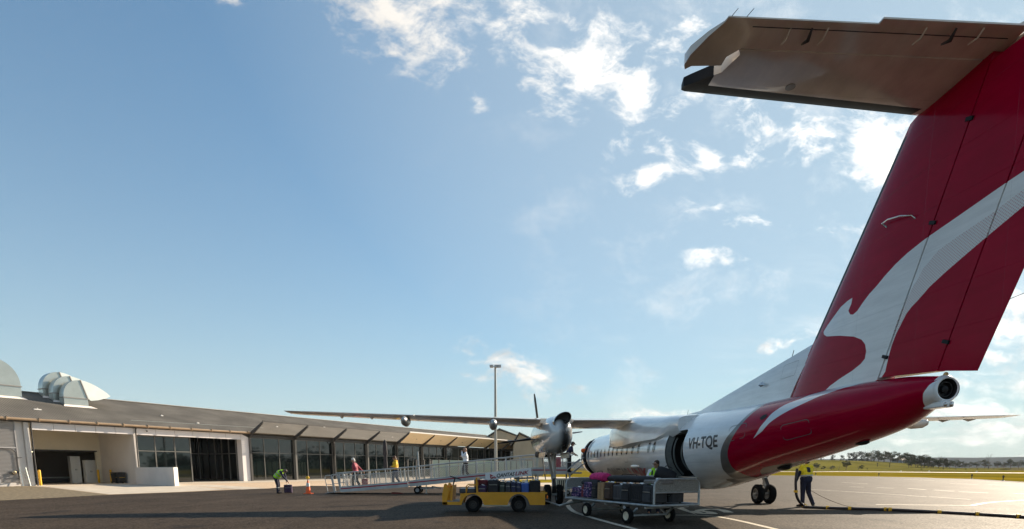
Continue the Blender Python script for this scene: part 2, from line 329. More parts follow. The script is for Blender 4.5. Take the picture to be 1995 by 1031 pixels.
# painted lines, laid on the apron
def line(mb, pts, wd, z=.008):
    P = [np.array(g2(*p)) for p in pts]
    L_ = []; R_ = []
    for i, p in enumerate(P):
        t = P[min(i+1, len(P)-1)]-P[max(i-1, 0)]; t = t/np.linalg.norm(t); nn = np.array([-t[1], t[0]])*wd/2; L_.append(p+nn); R_.append(p-nn)
    b = len(P); mb.add([(*p, z) for p in L_]+[(*p, z) for p in R_], [(i, b+i, b+i+1, i+1) for i in range(b-1)])
def marking(lst, wd, name='painted_line'):
    m = MB()
    for l in lst: line(m, l, wd)
    struct(name, m, PAINT)
marking([spline([(1150, 966), (1118, 972), (1106, 983), (1118, 997), (1150, 1008), (1200, 1022), (1250, 1035), (1330, 1060)], 6)], .16)
marking([spline([(1250, 1002), (1310, 1004), (1397, 1007), (1508, 1031), (1560, 1045)], 4)], .16)
marking([[(1560, 953), (1640, 957.3), (1754, 964.7), (1806, 968.5)], [(1810, 968), (1890, 973.5)]], .12)
marking([[(1706, 983.3), (1800, 984.4), (1895, 985.3)], spline([(1894, 985.3), (1907, 982.6), (1930, 979.2), (1995, 975), (2100, 971)], 4)], .2)
marking([[(1656, 948.6), (1683, 949.6)], [(1707, 950.2), (1742, 951.5)], [(1769, 952), (1804, 954.4)], [(1819, 955), (1858, 957.6)], [(1868, 958.2), (1925, 960.8)], [(1976, 961.8), (2010, 963.4)]], .2)
marking([[(1640, 940), (1690, 943)], [(1850, 942), (1905, 944.4)], [(1925, 944.6), (1970, 946.2)], [(1760, 934), (1820, 936.8)]], .14)
marking([spline([(1350, 996), (1365, 1000.5), (1388, 1001.5), (1380, 998), (1362, 995.4), (1380, 992.6), (1405, 994), (1420, 999)], 4)], .3, 'painted_number')
m_ = MB(); slab(m_, [g2(*p) for p in ((1318, 991), (1330, 988.6), (1358, 1003.5))], None, .008); struct('painted_arrow', m_, PAINT)

# ---------------------------------------------------------------- terminal building: frame (u along the front, n out of it, z up)
BANG = R(60.5); B0 = ground(67, 946.8)
bv = np.array([math.cos(BANG), math.sin(BANG), 0]); bn_ = np.array([bv[1], -bv[0], 0])
BL = lambda u, n, z: (u, -n, z)                     # local coords of the building empty: x = u, y = -n
WHITE = mat('white_render', (.60, .565, .53), .75, var=.05, vscale=.7, bump=.05, bscale=30)
PANEL = mat('cladding_panel', (.72, .68, .67), .5, var=.04, vscale=.5)
CREAM = mat('cream_render', (.66, .60, .47), .8, var=.05, vscale=.6)
STEEL = mat('dark_steel', (.045, .042, .04), .5, var=.2, vscale=4)
BRONZE = mat('bronze_gutter', (.30, .21, .13), .4, var=.12, vscale=2)
MULL = mat('mullion', (.13, .125, .115), .45)
GLASS = mat('dark_glass', (.005, .009, .009), .03, ior=1.72, var=.2, vscale=.8)
GLASSD = mat('shaded_glass', (.006, .007, .007), .04, ior=1.6)
def roof_mat():
    m = bpy.data.materials.new('roof_sheet'); m.use_nodes = True; t = m.node_tree; b = t.nodes['Principled BSDF']; tcn = nd(t, 'ShaderNodeTexCoord'); ob = tcn.outputs['Object']
    s = nd(t, 'ShaderNodeSeparateXYZ'); t.links.new(ob, s.inputs[0]); wv = mth(t, 'SINE', mth(t, 'MULTIPLY', s.outputs[0], 2*math.pi/.2))
    cr = nd(t, 'ShaderNodeMix', data_type='RGBA'); t.links.new(srange(t, mth(t, 'ADD', mth(t, 'MULTIPLY', wv, .18), noise(t, ob, .4, 4)), .2, .9), cr.inputs[0])
    cr.inputs[6].default_value = (.082, .076, .067, 1); cr.inputs[7].default_value = (.165, .153, .135, 1); t.links.new(cr.outputs[2], b.inputs['Base Color'])
    b.inputs['Roughness'].default_value = .75; b.inputs['Specular IOR Level'].default_value = .12
    bn = nd(t, 'ShaderNodeBump'); bn.inputs['Strength'].default_value = .6; bn.inputs['Distance'].default_value = .03; t.links.new(wv, bn.inputs['Height']); t.links.new(bn.outputs[0], b.inputs['Normal']); return m
ROOF = roof_mat(); GALV = mat('galvanised', (.50, .53, .50), .32, metal=.7, var=.06, vscale=1.2)
term = empty('terminal_building', tuple(B0), BANG, 'long grey-roofed airport terminal with dark glass front and slatted canopy', 'building')
ZG, ZR, NR, UE = 5.22, 8.1, 8.0, 79.
def bx(mb, u0, u1, n0, n1, z0, z1, mi=0): return mb.box(((u0+u1)/2, -(n0+n1)/2, (z0+z1)/2), (abs(u1-u0), abs(n1-n0), abs(z1-z0)), mi=mi)
# roof (front slope, ridge, back slope)
m = MB(); n0 = .38; th = .12
m.add([BL(u, n, z) for u in (-60, UE) for n, z in ((n0, ZG), (-NR, ZR), (-2*NR-6, ZG-1), (-2*NR-6, ZG-1-th), (-NR, ZR-th), (n0, ZG-th))], [(0, 1, 7, 6), (1, 2, 8, 7), (2, 3, 9, 8), (3, 4, 10, 9), (4, 5, 11, 10), (5, 0, 6, 11), (0, 5, 4, 1), (1, 4, 3, 2), (6, 7, 10, 11), (7, 8, 9, 10)])
roof = m.build('roof', ROOF, term)
m = MB(); m.bar(BL(-60, -NR, ZR+.03), BL(UE, -NR, ZR+.03), .3, .05); m.build('ridge_cap', mat('ridge_metal', (.55, .5, .45), .4, metal=.3), term)
m = MB(); m.tube([BL(-60, .48, ZG-.1), BL(19.0, .48, ZG-.1)], .11, 8); m.build('gutter', BRONZE, term, 60)
for i in range(12):
    u = -3.4+i*2.0; m = MB(); bx(m, u-.03, u+.03, .36, .62, ZG-.24, ZG+.05); m.build('gutter_bracket', BRONZE, term)
# fascia panels over the bays
for (a, b_, k) in ((.15, 7.55, 5), (7.75, 18.0, 6)):
    for i in range(k):
        u0 = a+(b_-a)*i/k; m = MB(); bx(m, u0+.015, u0+(b_-a)/k-.015, .02, .16, 4.38, ZG-.28); m.build('fascia_panel', PANEL, term)
m = MB(); bx(m, -60, 19, -.3, .3, ZG-.27, ZG-.2); m.build('soffit', STEEL, term)
# walls
def wallbox(name, *a, m_=WHITE, label=None): q = MB(); bx(q, *a); o = q.build(name, m_, term); tag(o, label); return o
wallbox('wall', -60, -.32, -.12, .0, 0, ZG-.28)
wallbox('wall', -.30, .02, -6.2, .18, 0, ZG-.3)                 # pier left of bay 1
wallbox('wall', 7.50, 7.78, -6.2, .18, 0, ZG-.3)                # pier between the bays
wallbox('wall', .02, 7.5, -6.2, -6.0, 2.95, ZG-.3, m_=CREAM); wallbox('wall', .02, 1.0, -6.2, -6.0, 0, 2.95, m_=CREAM); wallbox('wall', 7.1, 7.5, -6.2, -6.0, 0, 2.95, m_=CREAM)
wallbox('ceiling', .02, 7.5, -6.0, 0, ZG-.34, ZG-.30, m_=CREAM); wallbox('ceiling', 7.78, 18.0, -5.6, 0, ZG-.36, ZG-.31, m_=STEEL)
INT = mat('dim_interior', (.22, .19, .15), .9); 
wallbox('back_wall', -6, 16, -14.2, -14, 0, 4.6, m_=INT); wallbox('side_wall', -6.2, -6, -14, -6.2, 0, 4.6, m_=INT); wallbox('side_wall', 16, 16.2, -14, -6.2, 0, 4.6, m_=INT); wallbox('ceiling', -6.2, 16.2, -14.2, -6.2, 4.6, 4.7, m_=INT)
wallbox('door_head', .9, 7.2, -6.02, -5.93, 2.9, 3.02, m_=STEEL)
wallbox('column', 18.0, 18.85, -.6, .2, 0, 4.38, m_=PANEL); wallbox('window', 17.9, 18.0, -5.6, -.6, 0.1, ZG-.36, m_=GLASSD); [wallbox('mullion', 17.82, 17.9, -5.6+j*1.25-.03, -5.6+j*1.25+.03, 0, ZG-.36, m_=MULL) for j in range(1, 5)]; wallbox('transom', 17.83, 17.9, -5.6, -.6, 2.9, 2.97, m_=MULL); wallbox('wall', 18.85, UE-1, -14.2, -14., 0, 5.4, m_=INT)
wallbox('column_capital', 18.0, 18.85, -.6, .2, 4.38, ZG-.28, m_=PANEL)
# downpipes
for u in (.12, 7.66):
    m = MB(); m.tube([BL(u, .45, ZG-.15), BL(u, .30, ZG-.5), BL(u, .27, 2.0), BL(u+.02, .27, .02)], .055, 8); m.build('downpipe', STEEL, term, 60)
# glazing of bay 2
m = MB(); bx(m, 7.78, 17.8, -5.6, -5.55, .1, ZG-.36); m.build('window', GLASSD, term)
for i in range(1, 9): wallbox('mullion', 7.78+i*1.12-.03, 7.78+i*1.12+.03, -5.55, -5.47, 0, ZG-.36, m_=MULL)
wallbox('transom', 7.78, 17.8, -5.55, -5.48, 2.9, 2.97, m_=MULL)
for (a, b_) in ((7.9, 9.6), (9.7, 11.4), (11.5, 12.9)):
    q = MB(); bx(q, a, b_, -.62, -.56, .1, 4.3); q.build('window', GLASS, term); wallbox('mullion', b_+.0, b_+.1, -.66, -.52, 0, 4.38, m_=MULL)
wallbox('transom', 7.8, 13, -.64, -.52, 2.93, 3.0, m_=MULL); wallbox('head_frame', 7.8, 13, -.66, -.5, 4.3, 4.5, m_=MULL); wallbox('window_wall', 12.95, 13.05, -5.5, -.6, .1, 4.5, m_=GLASSD)
# curtain wall along the departure lounge
wallbox('sill', 18.85, 77, -.12, .06, 0, .12, m_=MULL); wallbox('head_frame', 18.85, 77, -.12, .12, 4.62, 4.95, m_=STEEL)
BP = 5.83
for k in range(10):
    u0 = 18.85+BP*k
    for j in range(3):
        a = u0+BP*j/3; b_ = u0+BP*(j+1)/3
        for z0, z1 in ((.12, 3.02), (3.08, 4.62)):
            q = MB(); tl = random.uniform(-.006, .006); q.add([BL(a+.03, -.03+tl, z0), BL(b_-.03, -.03-tl, z0), BL(b_-.03, -.03-tl+.003, z1), BL(a+.03, -.03+tl+.003, z1)], [(0, 1, 2, 3)]); q.build('window', GLASS, term)
        wallbox('mullion', b_-.035, b_+.035, -.1, .03, .12, 4.62, m_=MULL)
wallbox('transom', 18.85, 77, -.08, .0, 3.02, 3.08, m_=MULL)
wallbox('wall', 77, 77.3, -8, .1, 0, ZG, m_=CREAM)
for k in range(11):
    u = 18.95+BP*k
    wallbox('column', u-.12, u+.12, .1, .34, 0, 4.6, m_=(MULL if k % 2 else STEEL), label=None)
    q = MB(); q.prism([(.1, 4.60), (.1, 5.0), (2.55, 6.22 if k < 4 else 6.35), (2.55, 6.02 if k < 4 else 6.15), (.4, 4.68)], lambda a, b_, t, u=u: BL(u+t, a, b_), -.07, .07); q.build('canopy_beam', STEEL, term)
    q = MB(); q.add([BL(u-.9, .16, 4.95), BL(u-.07, .16, 4.6), BL(u-.07, .16, 4.95), BL(u-.9, .22, 4.95), BL(u-.07, .22, 4.6), BL(u-.07, .22, 4.95)], [(0, 1, 2), (3, 5, 4), (0, 3, 4, 1), (1, 4, 5, 2), (2, 5, 3, 0)]); q.build('gusset', STEEL, term)
    if k % 2 == 0 and k:
        q = MB(); q.tube([BL(u-.3, .5, 5.0), BL(u-.3, .5, 4.5), BL(u-.1, .45, 4.4), BL(u-.1, .45, .05)], .06, 8); q.build('downpipe', STEEL, term, 60)
SLAT = mat('canopy_slat', (.30, .27, .23), .6)
ZT = lambda n, far: 4.98+(n-.1)/2.45*((1.24) if not far else 1.37)
for k in range(4):
    u0 = 18.95+BP*k
    for j in range(12):
        n = .25+j*.205; q = MB(); q.box(BL(u0+BP/2, n, ZT(n, 0)+.03), (BP-.16, .09, .022), rot=(R(-8), 0, 0)); q.build('canopy_slat', SLAT, term)
q = MB(); q.bar(BL(18.9, 2.6, 6.28), BL(18.95+BP*4, 2.6, 6.28), .06, .14); q.build('canopy_edge', STEEL, term)
SOFF = mat('canopy_soffit', (.93, .75, .51), .7, var=.05, vscale=.8)
for k in range(4, 10):
    u0 = 18.95+BP*k
    q = MB(); q.add([BL(u, n, z+dz) for u in (u0+.08, u0+BP-.08) for n, z in ((.3, 5.07), (2.7, 6.42)) for dz in (-.06, .02)], [(0, 2, 6, 4), (1, 5, 7, 3), (0, 4, 5, 1), (2, 3, 7, 6), (0, 1, 3, 2), (4, 6, 7, 5)]); q.build('canopy_soffit', SOFF, term)
    q = MB(); q.lathe([(0, -.05), (.09, -.05), (.09, .0)], BL(u0+BP*.52, 1.4, 5.62), (0, 0, 1), 10); q.build('downlight', STEEL, term)
q = MB(); q.bar(BL(18.95+BP*4, 2.75, 6.42), BL(UE-1, 2.75, 6.42), .1, .16); q.build('canopy_edge', mat('white_flashing', (.75, .72, .68), .5), term)
# louvre panels + pipework on the far left wall
for u0 in (-3.6, -2.1):
    q = MB()
    for j in range(46): q.box(BL(u0+.65, .03, .35+j*.1), (1.2, .03, .075), rot=(R(30), 0, 0))
    bx(q, u0, u0+.06, 0, .08, .2, 5.0); bx(q, u0+1.24, u0+1.3, 0, .08, .2, 5.0); bx(q, u0, u0+1.3, 0, .07, 2.9, 3.0); q.build('louvre_panel', mat('louvre_grey', (.36, .35, .35), .5), term)
q = MB(); q.tube([BL(-1.9, .12, 2.85), BL(-1.2, .12, 2.85), BL(-.95, .12, 2.6), BL(-.92, .12, .5)], .03, 6); q.tube([BL(-.92, .12, 2.2), BL(-.6, .12, 2.2)], .02, 6); q.build('conduit', STEEL, term, 60)
# small roof fittings
for (u, n) in ((1.6, -2.2), (12, -3.3), (14.5, -1.5), (24.5, -2.4), (33, -4), (43, -1.2)):
    z = ZG+(ZR-ZG)*(.38-n)/(NR+.38); q = MB(); q.box(BL(u, n, z+.05), (.5 if u < 3 else .22, .12, .08)); q.tube([BL(u, n, z), BL(u, n, z+.16)], .03, 6); q.build('roof_anchor', mat('white_bracket', (.8, .78, .74), .5), term)
for (u0, u1, n) in ((8, 22, -1.0),):
    z = ZG+(ZR-ZG)*(.38-n)/(NR+.38); q = MB(); q.bar(BL(u0, n, z+.02), BL(u1, n-.5, z+.2), .02, .02); q.build('roof_cable', GALV, term)
# curved sheet-metal roof vents (cowls)
def cowl(u0, n0_, s, dr, label):
    zz = lambda n: ZG+(ZR-ZG)*(.38-n)/(NR+.38) if n > -NR else ZR-(-NR-n)*.25
    zb = zz(n0_); dp = .85*s; q = MB(); X = lambda a: u0+dr*a*s
    bx(q, X(0), X(1.84), n0_-dp, n0_, zb-.5, zb+.72*s)
    e = q.build('roof_vent', GALV, term); tag(e, label); zt = zb+.72*s
    arc = [(1.36-1.36*math.cos(a), 1.6*math.sin(a)**.9) for a in np.linspace(0, math.pi/2, 12)]
    k = len(arc)+1; P = arc+[(1.84, .1)]; q = MB()
    F_ = [BL(X(a), n0_, zt+b_*s) for a, b_ in P]; G_ = [BL(X(a), n0_-dp, zt+b_*s) for a, b_ in P]
    q.add(F_+G_+[BL(X(1.84), n0_, zt), BL(X(1.84), n0_-dp, zt)], [(i, i+1, k+i+1, k+i) for i in range(k-2)]+[tuple(range(k))+(2*k,), tuple(range(k, 2*k))[::-1]+(2*k+1,)])
    q.build('drum', GALV, e, 35)
    hood = [(1.4, 1.62), (1.75, 1.6), (2.2, 1.48), (2.7, 1.27), (3.2, 1.0), (3.6, .75), (3.9, .5), (3.4, .25), (2.7, 0.0), (2.1, -.12), (1.84, .02)]
    k = len(hood); q = MB(); F_ = [BL(X(a), n0_-.06-.06*i*(i < 7)*s, zt+b_*s) for i, (a, b_) in enumerate(hood)]; G_ = [BL(X(a), n0_-dp+.05, zt+b_*s) for a, b_ in hood]
    q.add(F_+G_, [(i, i+1, k+i+1, k+i) for i in range(k-1)]+[tuple(range(k)), tuple(range(k, 2*k))[::-1]]); q.build('hood', GALV, e, 35)
    q = MB(); q.bar(BL(X(1.84), n0_+.03, zt-.0), BL(X(1.38), n0_+.03, zt+1.62*s), .05, .07); bx(q, X(-.05), X(1.95), n0_-dp-.05, n0_+.05, zt-.04, zt+.03); q.build('seam', mat('vent_seam', (.3, .27, .25), .5, metal=.4), e)
    q = MB(); q.add([BL(X(-.2), n0_+.35, zz(n0_+.35)+.02), BL(X(2.4), n0_+.35, zz(n0_+.35)+.02), BL(X(2.0), n0_+.01, zz(n0_)+.1), BL(X(-.02), n0_+.01, zz(n0_)+.1)], [(0, 1, 2, 3)]); q.build('flashing', mat('vent_flashing', (.8, .72, .66), .5), e)
cowl(4.42, -4.44, 1., 1, 'nearest of the three curved vents'); cowl(4.12, -5.6, 1., 1, 'middle of the three curved vents'); cowl(3.85, -6.8, 1., 1, 'rearmost of the three curved vents'); cowl(1.9, -5.6, 1.35, -1, 'large curved vent at the left edge')
# low wall beside the pipe
c1, c2, c3, c4 = [g2(*p) for p in ((266, 943.6), (341, 947.6), (349, 946.4), (276, 942.4))]
q = MB(); q.prism([c1, c2, c3, c4], lambda a, b_, t: (a, b_, t), 0, 1.46); o = q.build('low_wall', WHITE, bev=.01); tag(o, 'low white rendered wall jutting out beside the downpipe of the terminal', 'wall')

# things in and around the baggage bay
YEL = mat('safety_yellow', (.75, .42, .01), .5, var=.1, vscale=6); BLK = mat('black_plastic', (.015, .015, .015), .5, var=.3, vscale=8); 
def wpt(u, n, z=0.): return tuple(B0+bv*u+bn_*n+np.array([0, 0, z]))
for (u, n, lb) in ((.42, .0, 'yellow bollard hard against the left pier of the open bay'), (6.85, -5.3, 'yellow bollard in front of the white cabinets in the bay'), (7.25, -3.9, 'yellow bollard behind the black wheelie bins')):
    o = empty('bollard', wpt(u, n), 0, lb, 'bollard', 'yellow bollards of the baggage bay'); q = MB(); q.lathe([(0, 0), (.09, 0), (.09, 1.18), (.07, 1.24), (0, 1.26)], (0, 0, 0), (0, 0, 1), 14); q.build('post', YEL, o, 40)
    q = MB(); q.box((0, 0, .012), (.3, .3, .02)); q.build('base_plate', GALV, o)
def bin_(u, n, lb, rz):
    o = empty('wheelie_bin', wpt(u, n), BANG+rz, lb, 'bin', 'black bins in the bay')
    q = MB(); q.add([(x*(.22+z*.06), y*(.25+z*.07), z+.08) for z in (0, .85) for x, y in ((-1, -1), (1, -1), (1, 1), (-1, 1))], [(3, 2, 1, 0), (4, 5, 6, 7), (0, 1, 5, 4), (1, 2, 6, 5), (2, 3, 7, 6), (3, 0, 4, 7)]); bevel(q.build('body', BLK, o), .02)
    q = MB(); q.box((0, 0, .97), (.6, .68, .05), rot=(R(4), 0, 0)); q.box((0, .36, .99), (.5, .05, .05)); bevel(q.build('lid', BLK, o), .02)
    for s in (-.2, .2): q = MB(); q.tube([(s-.03, .26, .1), (s+.03, .26, .1)], .1, 12); q.build('wheel', BLK, o, 40)
    q = MB(); q.box((0, -.285, .55), (.45, .01, .03)); q.build('reflective_strip', YEL, o)
bin_(7.0, -2.5, 'black wheelie bin standing left of its twin at the bay wall', .2); bin_(7.05, -1.7, 'black wheelie bin nearest the downpipe, yellow strip across it', -.1)
CABW = mat('white_cabinet', (.75, .74, .70), .5)
for (u, wd, h, lb) in ((5.95, .8, 2.5, 'tall white metal cabinet standing deepest in the bay'), (6.95, .9, 2.15, 'wide white cabinet beside the yellow bollard inside the bay')):
    o = empty('cabinet', wpt(u, -7.6+(u-5.95)*.5), BANG, lb, 'cabinet'); q = MB(); q.box((0, 0, h/2), (wd, .5, h)); bevel(q.build('body', CABW, o), .01)
    for s in (-1, 1): q = MB(); q.box((s*wd/4, -.26, h/2), (wd/2-.03, .02, h-.08)); dd = q.build('door', CABW, o); q = MB(); q.box((s*.05, -.285, h*.5), (.02, .03, .14)); q.build('handle', STEEL, dd)
o = empty('baggage_carousel', wpt(3.3, -9.0), BANG, 'low baggage carousel with bright metal edge inside the bay', 'conveyor')
q = MB(); q.box((0, 0, .3), (4.6, 1.6, .5)); q.build('plinth', BLK, o); q = MB(); q.tube([(-2.3, -.85, .52), (2.2, -.85, .52), (2.45, -.6, .52), (2.45, .6, .52)], .07, 8); q.build('edge_rail', GALV, o, 60); q = MB(); q.box((0, 0, .57), (4.5, 1.5, .04)); q.build('belt', mat('rubber', (.03, .03, .03), .6), o)
o = empty('ceiling_lamp', wpt(1.9, -6.4, 2.82), BANG, 'lit fluorescent batten under the head of the bay opening', 'lamp')
q = MB(); q.box((0, 0, .03), (1.3, .12, .05)); q.build('housing', CABW, o); q = MB(); q.tube([(-.6, 0, -.01), (.6, 0, -.01)], .02, 8); q.build('tube_lamp', mat('lit_tube', (1, .85, .55), .5, emit=2.2), o)
o = empty('ladder', wpt(-.65, .55), BANG+.1, 'small aluminium stepladder leaning at the wall corner', 'ladder')
for s in (-.2, .2): q = MB(); q.bar((s*1.2, 0, 0), (s, .32, 1.45), .05, .03); q.build('stile', GALV, o)
for j in range(5): q = MB(); q.box((0, .06+j*.055, .25+j*.25), (.42, .08, .025)); q.build('rung', GALV, o)
for s in (-.2, .2): q = MB(); q.bar((s*1.2, .62, 0), (s*.95, .34, 1.42), .03, .02); q.build('rear_leg', GALV, o)
o = empty('hose_reel', wpt(-3.05, .22, 1.9), BANG, 'round red fire hose reel on the louvred wall', 'hose reel')
q = MB(); q.lathe([(0, -.09), (.28, -.09), (.28, -.06), (.22, -.06), (.22, .06), (.28, .06), (.28, .09), (0, .09)], (0, 0, 0), (0, 1, 0), 20); q.build('reel', mat('fire_red', (.35, .01, .015), .4), o, 40)
q = MB(); q.tube([(.1, -.05, -.25), (.15, -.05, -.9), (.15, -.05, -1.6)], .02, 6); q.build('hose', BLK, o); q = MB(); q.box((0, .13, 0), (.1, .1, .3)); q.build('bracket', STEEL, o)
o = empty('wall_valve', wpt(-1.25, .15, 1.0), BANG, 'black hydrant valve on thin pipes beside the stepladder', 'valve')
q = MB(); q.sphere((0, 0, 0), .12, 10); q.tube([(-.25, 0, .05), (.3, 0, .05)], .035, 8); q.build('valve_body', BLK, o, 60)
q = MB(); q.lathe([(.10, -.012), (.13, 0), (.10, .012), (.09, 0), (.10, -.012)], (0, -.18, .05), (0, 1, 0), 16); q.bar((-.1, -.18, .05), (.1, -.18, .05), .02, .02); q.build('handwheel', mat('brass', (.5, .4, .25), .4, metal=.8), o)
o = empty('security_camera', wpt(8.6, .3, 4.75), BANG, 'small dome camera on the white fascia', 'camera'); q = MB(); q.box((0, .05, .03), (.12, .1, .08)); q.build('mount', CABW, o); q = MB(); q.sphere((0, -.03, -.02), .07, 10); q.build('dome', BLK, o, 60)

# glass balustrade, posts and closed parasol in front of the lounge
BGL = mat('balustrade_glass', (.20, .26, .21), .06, ior=1.9, alpha=1)
bal = empty('glass_balustrade', wpt(0, 0), BANG, 'pale green glass balustrade standing before the far lounge windows', 'fence')
pxs = [838, 855, 876, 893, 911, 927, 943, 957, 971, 983, 995, 1006, 1017, 1028, 1038]
YB = lambda x: ground(838, 937)[1]+(x-838)*.052
for i, x in enumerate(pxs):
    p = at(x, 900, YB(x)); q = (np.array(p)-B0); u, n = q@bv, q@bn_
    m = MB(); bx(m, u-.05, u+.05, n-.05, n+.05, 0, 2.35); m.build('post', STEEL if i % 3 else MULL, bal)
    if i:
        m = MB(); m.bar(BL(lu+.1, ln, 1.33), BL(u-.1, n, 1.33), .02, 1.9); m.build('glass_panel', BGL, bal)
    lu, ln = u, n
for i, x in enumerate((794, 811, 826, 841)):
    p = at(x, 900, YB(x)-1); o = empty('fence_post', (p[0], p[1], 0), BANG, ('leftmost dark capped post right of the closed parasol', 'second dark capped post right of the closed parasol', 'third dark capped post right of the closed parasol', 'dark capped post nearest the glass balustrade')[i], 'post', 'dark capped posts before the lounge')
    q = MB(); q.box((0, 0, 1.1), (.14, .14, 2.2)); q.build('shaft', STEEL, o); q = MB(); q.box((0, 0, 2.23), (.2, .2, .1)); q.build('cap', BLK, o)
p = at(751, 900, ground(751, 938)[1]); o = empty('parasol', (p[0], p[1], 0), 0, 'tall closed black parasol in front of the lounge glass', 'parasol')
q = MB(); q.tube([(0, 0, 0), (0, 0, 4.3)], .04, 8); q.build('pole', GALV, o, 60)
q = MB(); q.tube([(0, 0, 4.35), (0, .0, 4.2), (.0, 0, 3.6), (0, 0, 2.9), (.02, 0, 2.5), (0, 0, 1.6), (.02, 0, .9)], [.02, .14, .22, .25, .16, .24, .2], 9); q.build('canopy', mat('black_canvas', (.022, .02, .025), .85, bump=.3, bscale=8), o, 60)

# gabled buildings beyond the terminal
def hall(x0, x1, ytop, yapex, Y, lb, ax_=.5, depth=8):
    a = at(x0, 905, Y); b_ = at(x1, 905, Y); o = empty('hall', (0, 0, 0), 0, lb, 'building'); zt = at(x0, ytop, Y)[2]; za = at(x0, yapex, Y)[2]; xm = a[0]+(b_[0]-a[0])*ax_
    P = [(a[0], 0), (b_[0], 0), (b_[0], zt), (xm, za), (a[0], zt)]
    q = MB(); q.prism(P, lambda s, t, d: (s, Y+d, t), 0, depth); q.build('wall', mat('hall_cladding', (.40, .34, .25), .7, var=.08, vscale=.6), o)
    for s in (0, 1):
        q = MB(); e0 = (a[0]-.5, zt-.1) if s == 0 else (b_[0]+.5, zt-.1); q.add([(e0[0], Y-.4, e0[1]), (xm, Y-.4, za+.15), (xm, Y+depth, za+.15), (e0[0], Y+depth, e0[1]), (e0[0], Y-.4, e0[1]+.2), (xm, Y-.4, za+.38), (xm, Y+depth, za+.38), (e0[0], Y+depth, e0[1]+.2)], [(0, 1, 2, 3), (7, 6, 5, 4), (0, 4, 5, 1), (1, 5, 6, 2), (2, 6, 7, 3), (3, 7, 4, 0)]); q.build('roof', mat('hall_roof', (.16, .15, .14), .5), o)
hall(952, 1012, 852, 838, 118, 'tan gabled hall rising behind the lamp post', .35, 16); hall(1000, 1058, 868, 846, 100, 'low tan building behind the far end of the terminal', .2, 10)

# lamp post with floodlights
p = ground(966, 941); o = empty('lamp_post', tuple(p), 0, 'tall grey steel lamp post with floodlights at its top', 'lamp post')
hz = at(958, 716, p[1])[2]; q = MB(); q.tube([(0, 0, 0), (0, 0, hz*.5), (0, 0, hz)], [.17, .13, .09], 12); q.build('pole', mat('pole_grey', (.34, .34, .31), .5, metal=.4), o, 60)
q = MB(); q.box((0, 0, .02), (.5, .5, .04)); q.build('base_plate', GALV, o)
q = MB(); q.bar((-.5, 0, hz+.05), (.5, 0, hz+.05), .08, .08); q.build('cross_arm', GALV, o)
for s, a in ((-.34, .35), (.08, -.2), (.38, -.5)):
    q = MB(); q.add([(s-.17, -.25, hz+.0+a*.2), (s+.17, -.25, hz-.0), (s+.14, .3, hz+.1), (s-.14, .3, hz+.1), (s-.17, -.25, hz+.2), (s+.17, -.25, hz+.2), (s+.1, .25, hz+.3), (s-.1, .25, hz+.3)], [(3, 2, 1, 0), (4, 5, 6, 7), (0, 1, 5, 4), (1, 2, 6, 5), (2, 3, 7, 6), (3, 0, 4, 7)]); l = q.build('floodlight', mat('lamp_housing', (.45, .43, .42), .4, metal=.5), o); q = MB(); q.box((s, -.05, hz-.01), (.28, .3, .02)); q.build('lens', mat('lamp_glass', (.7, .7, .65), .1), l)
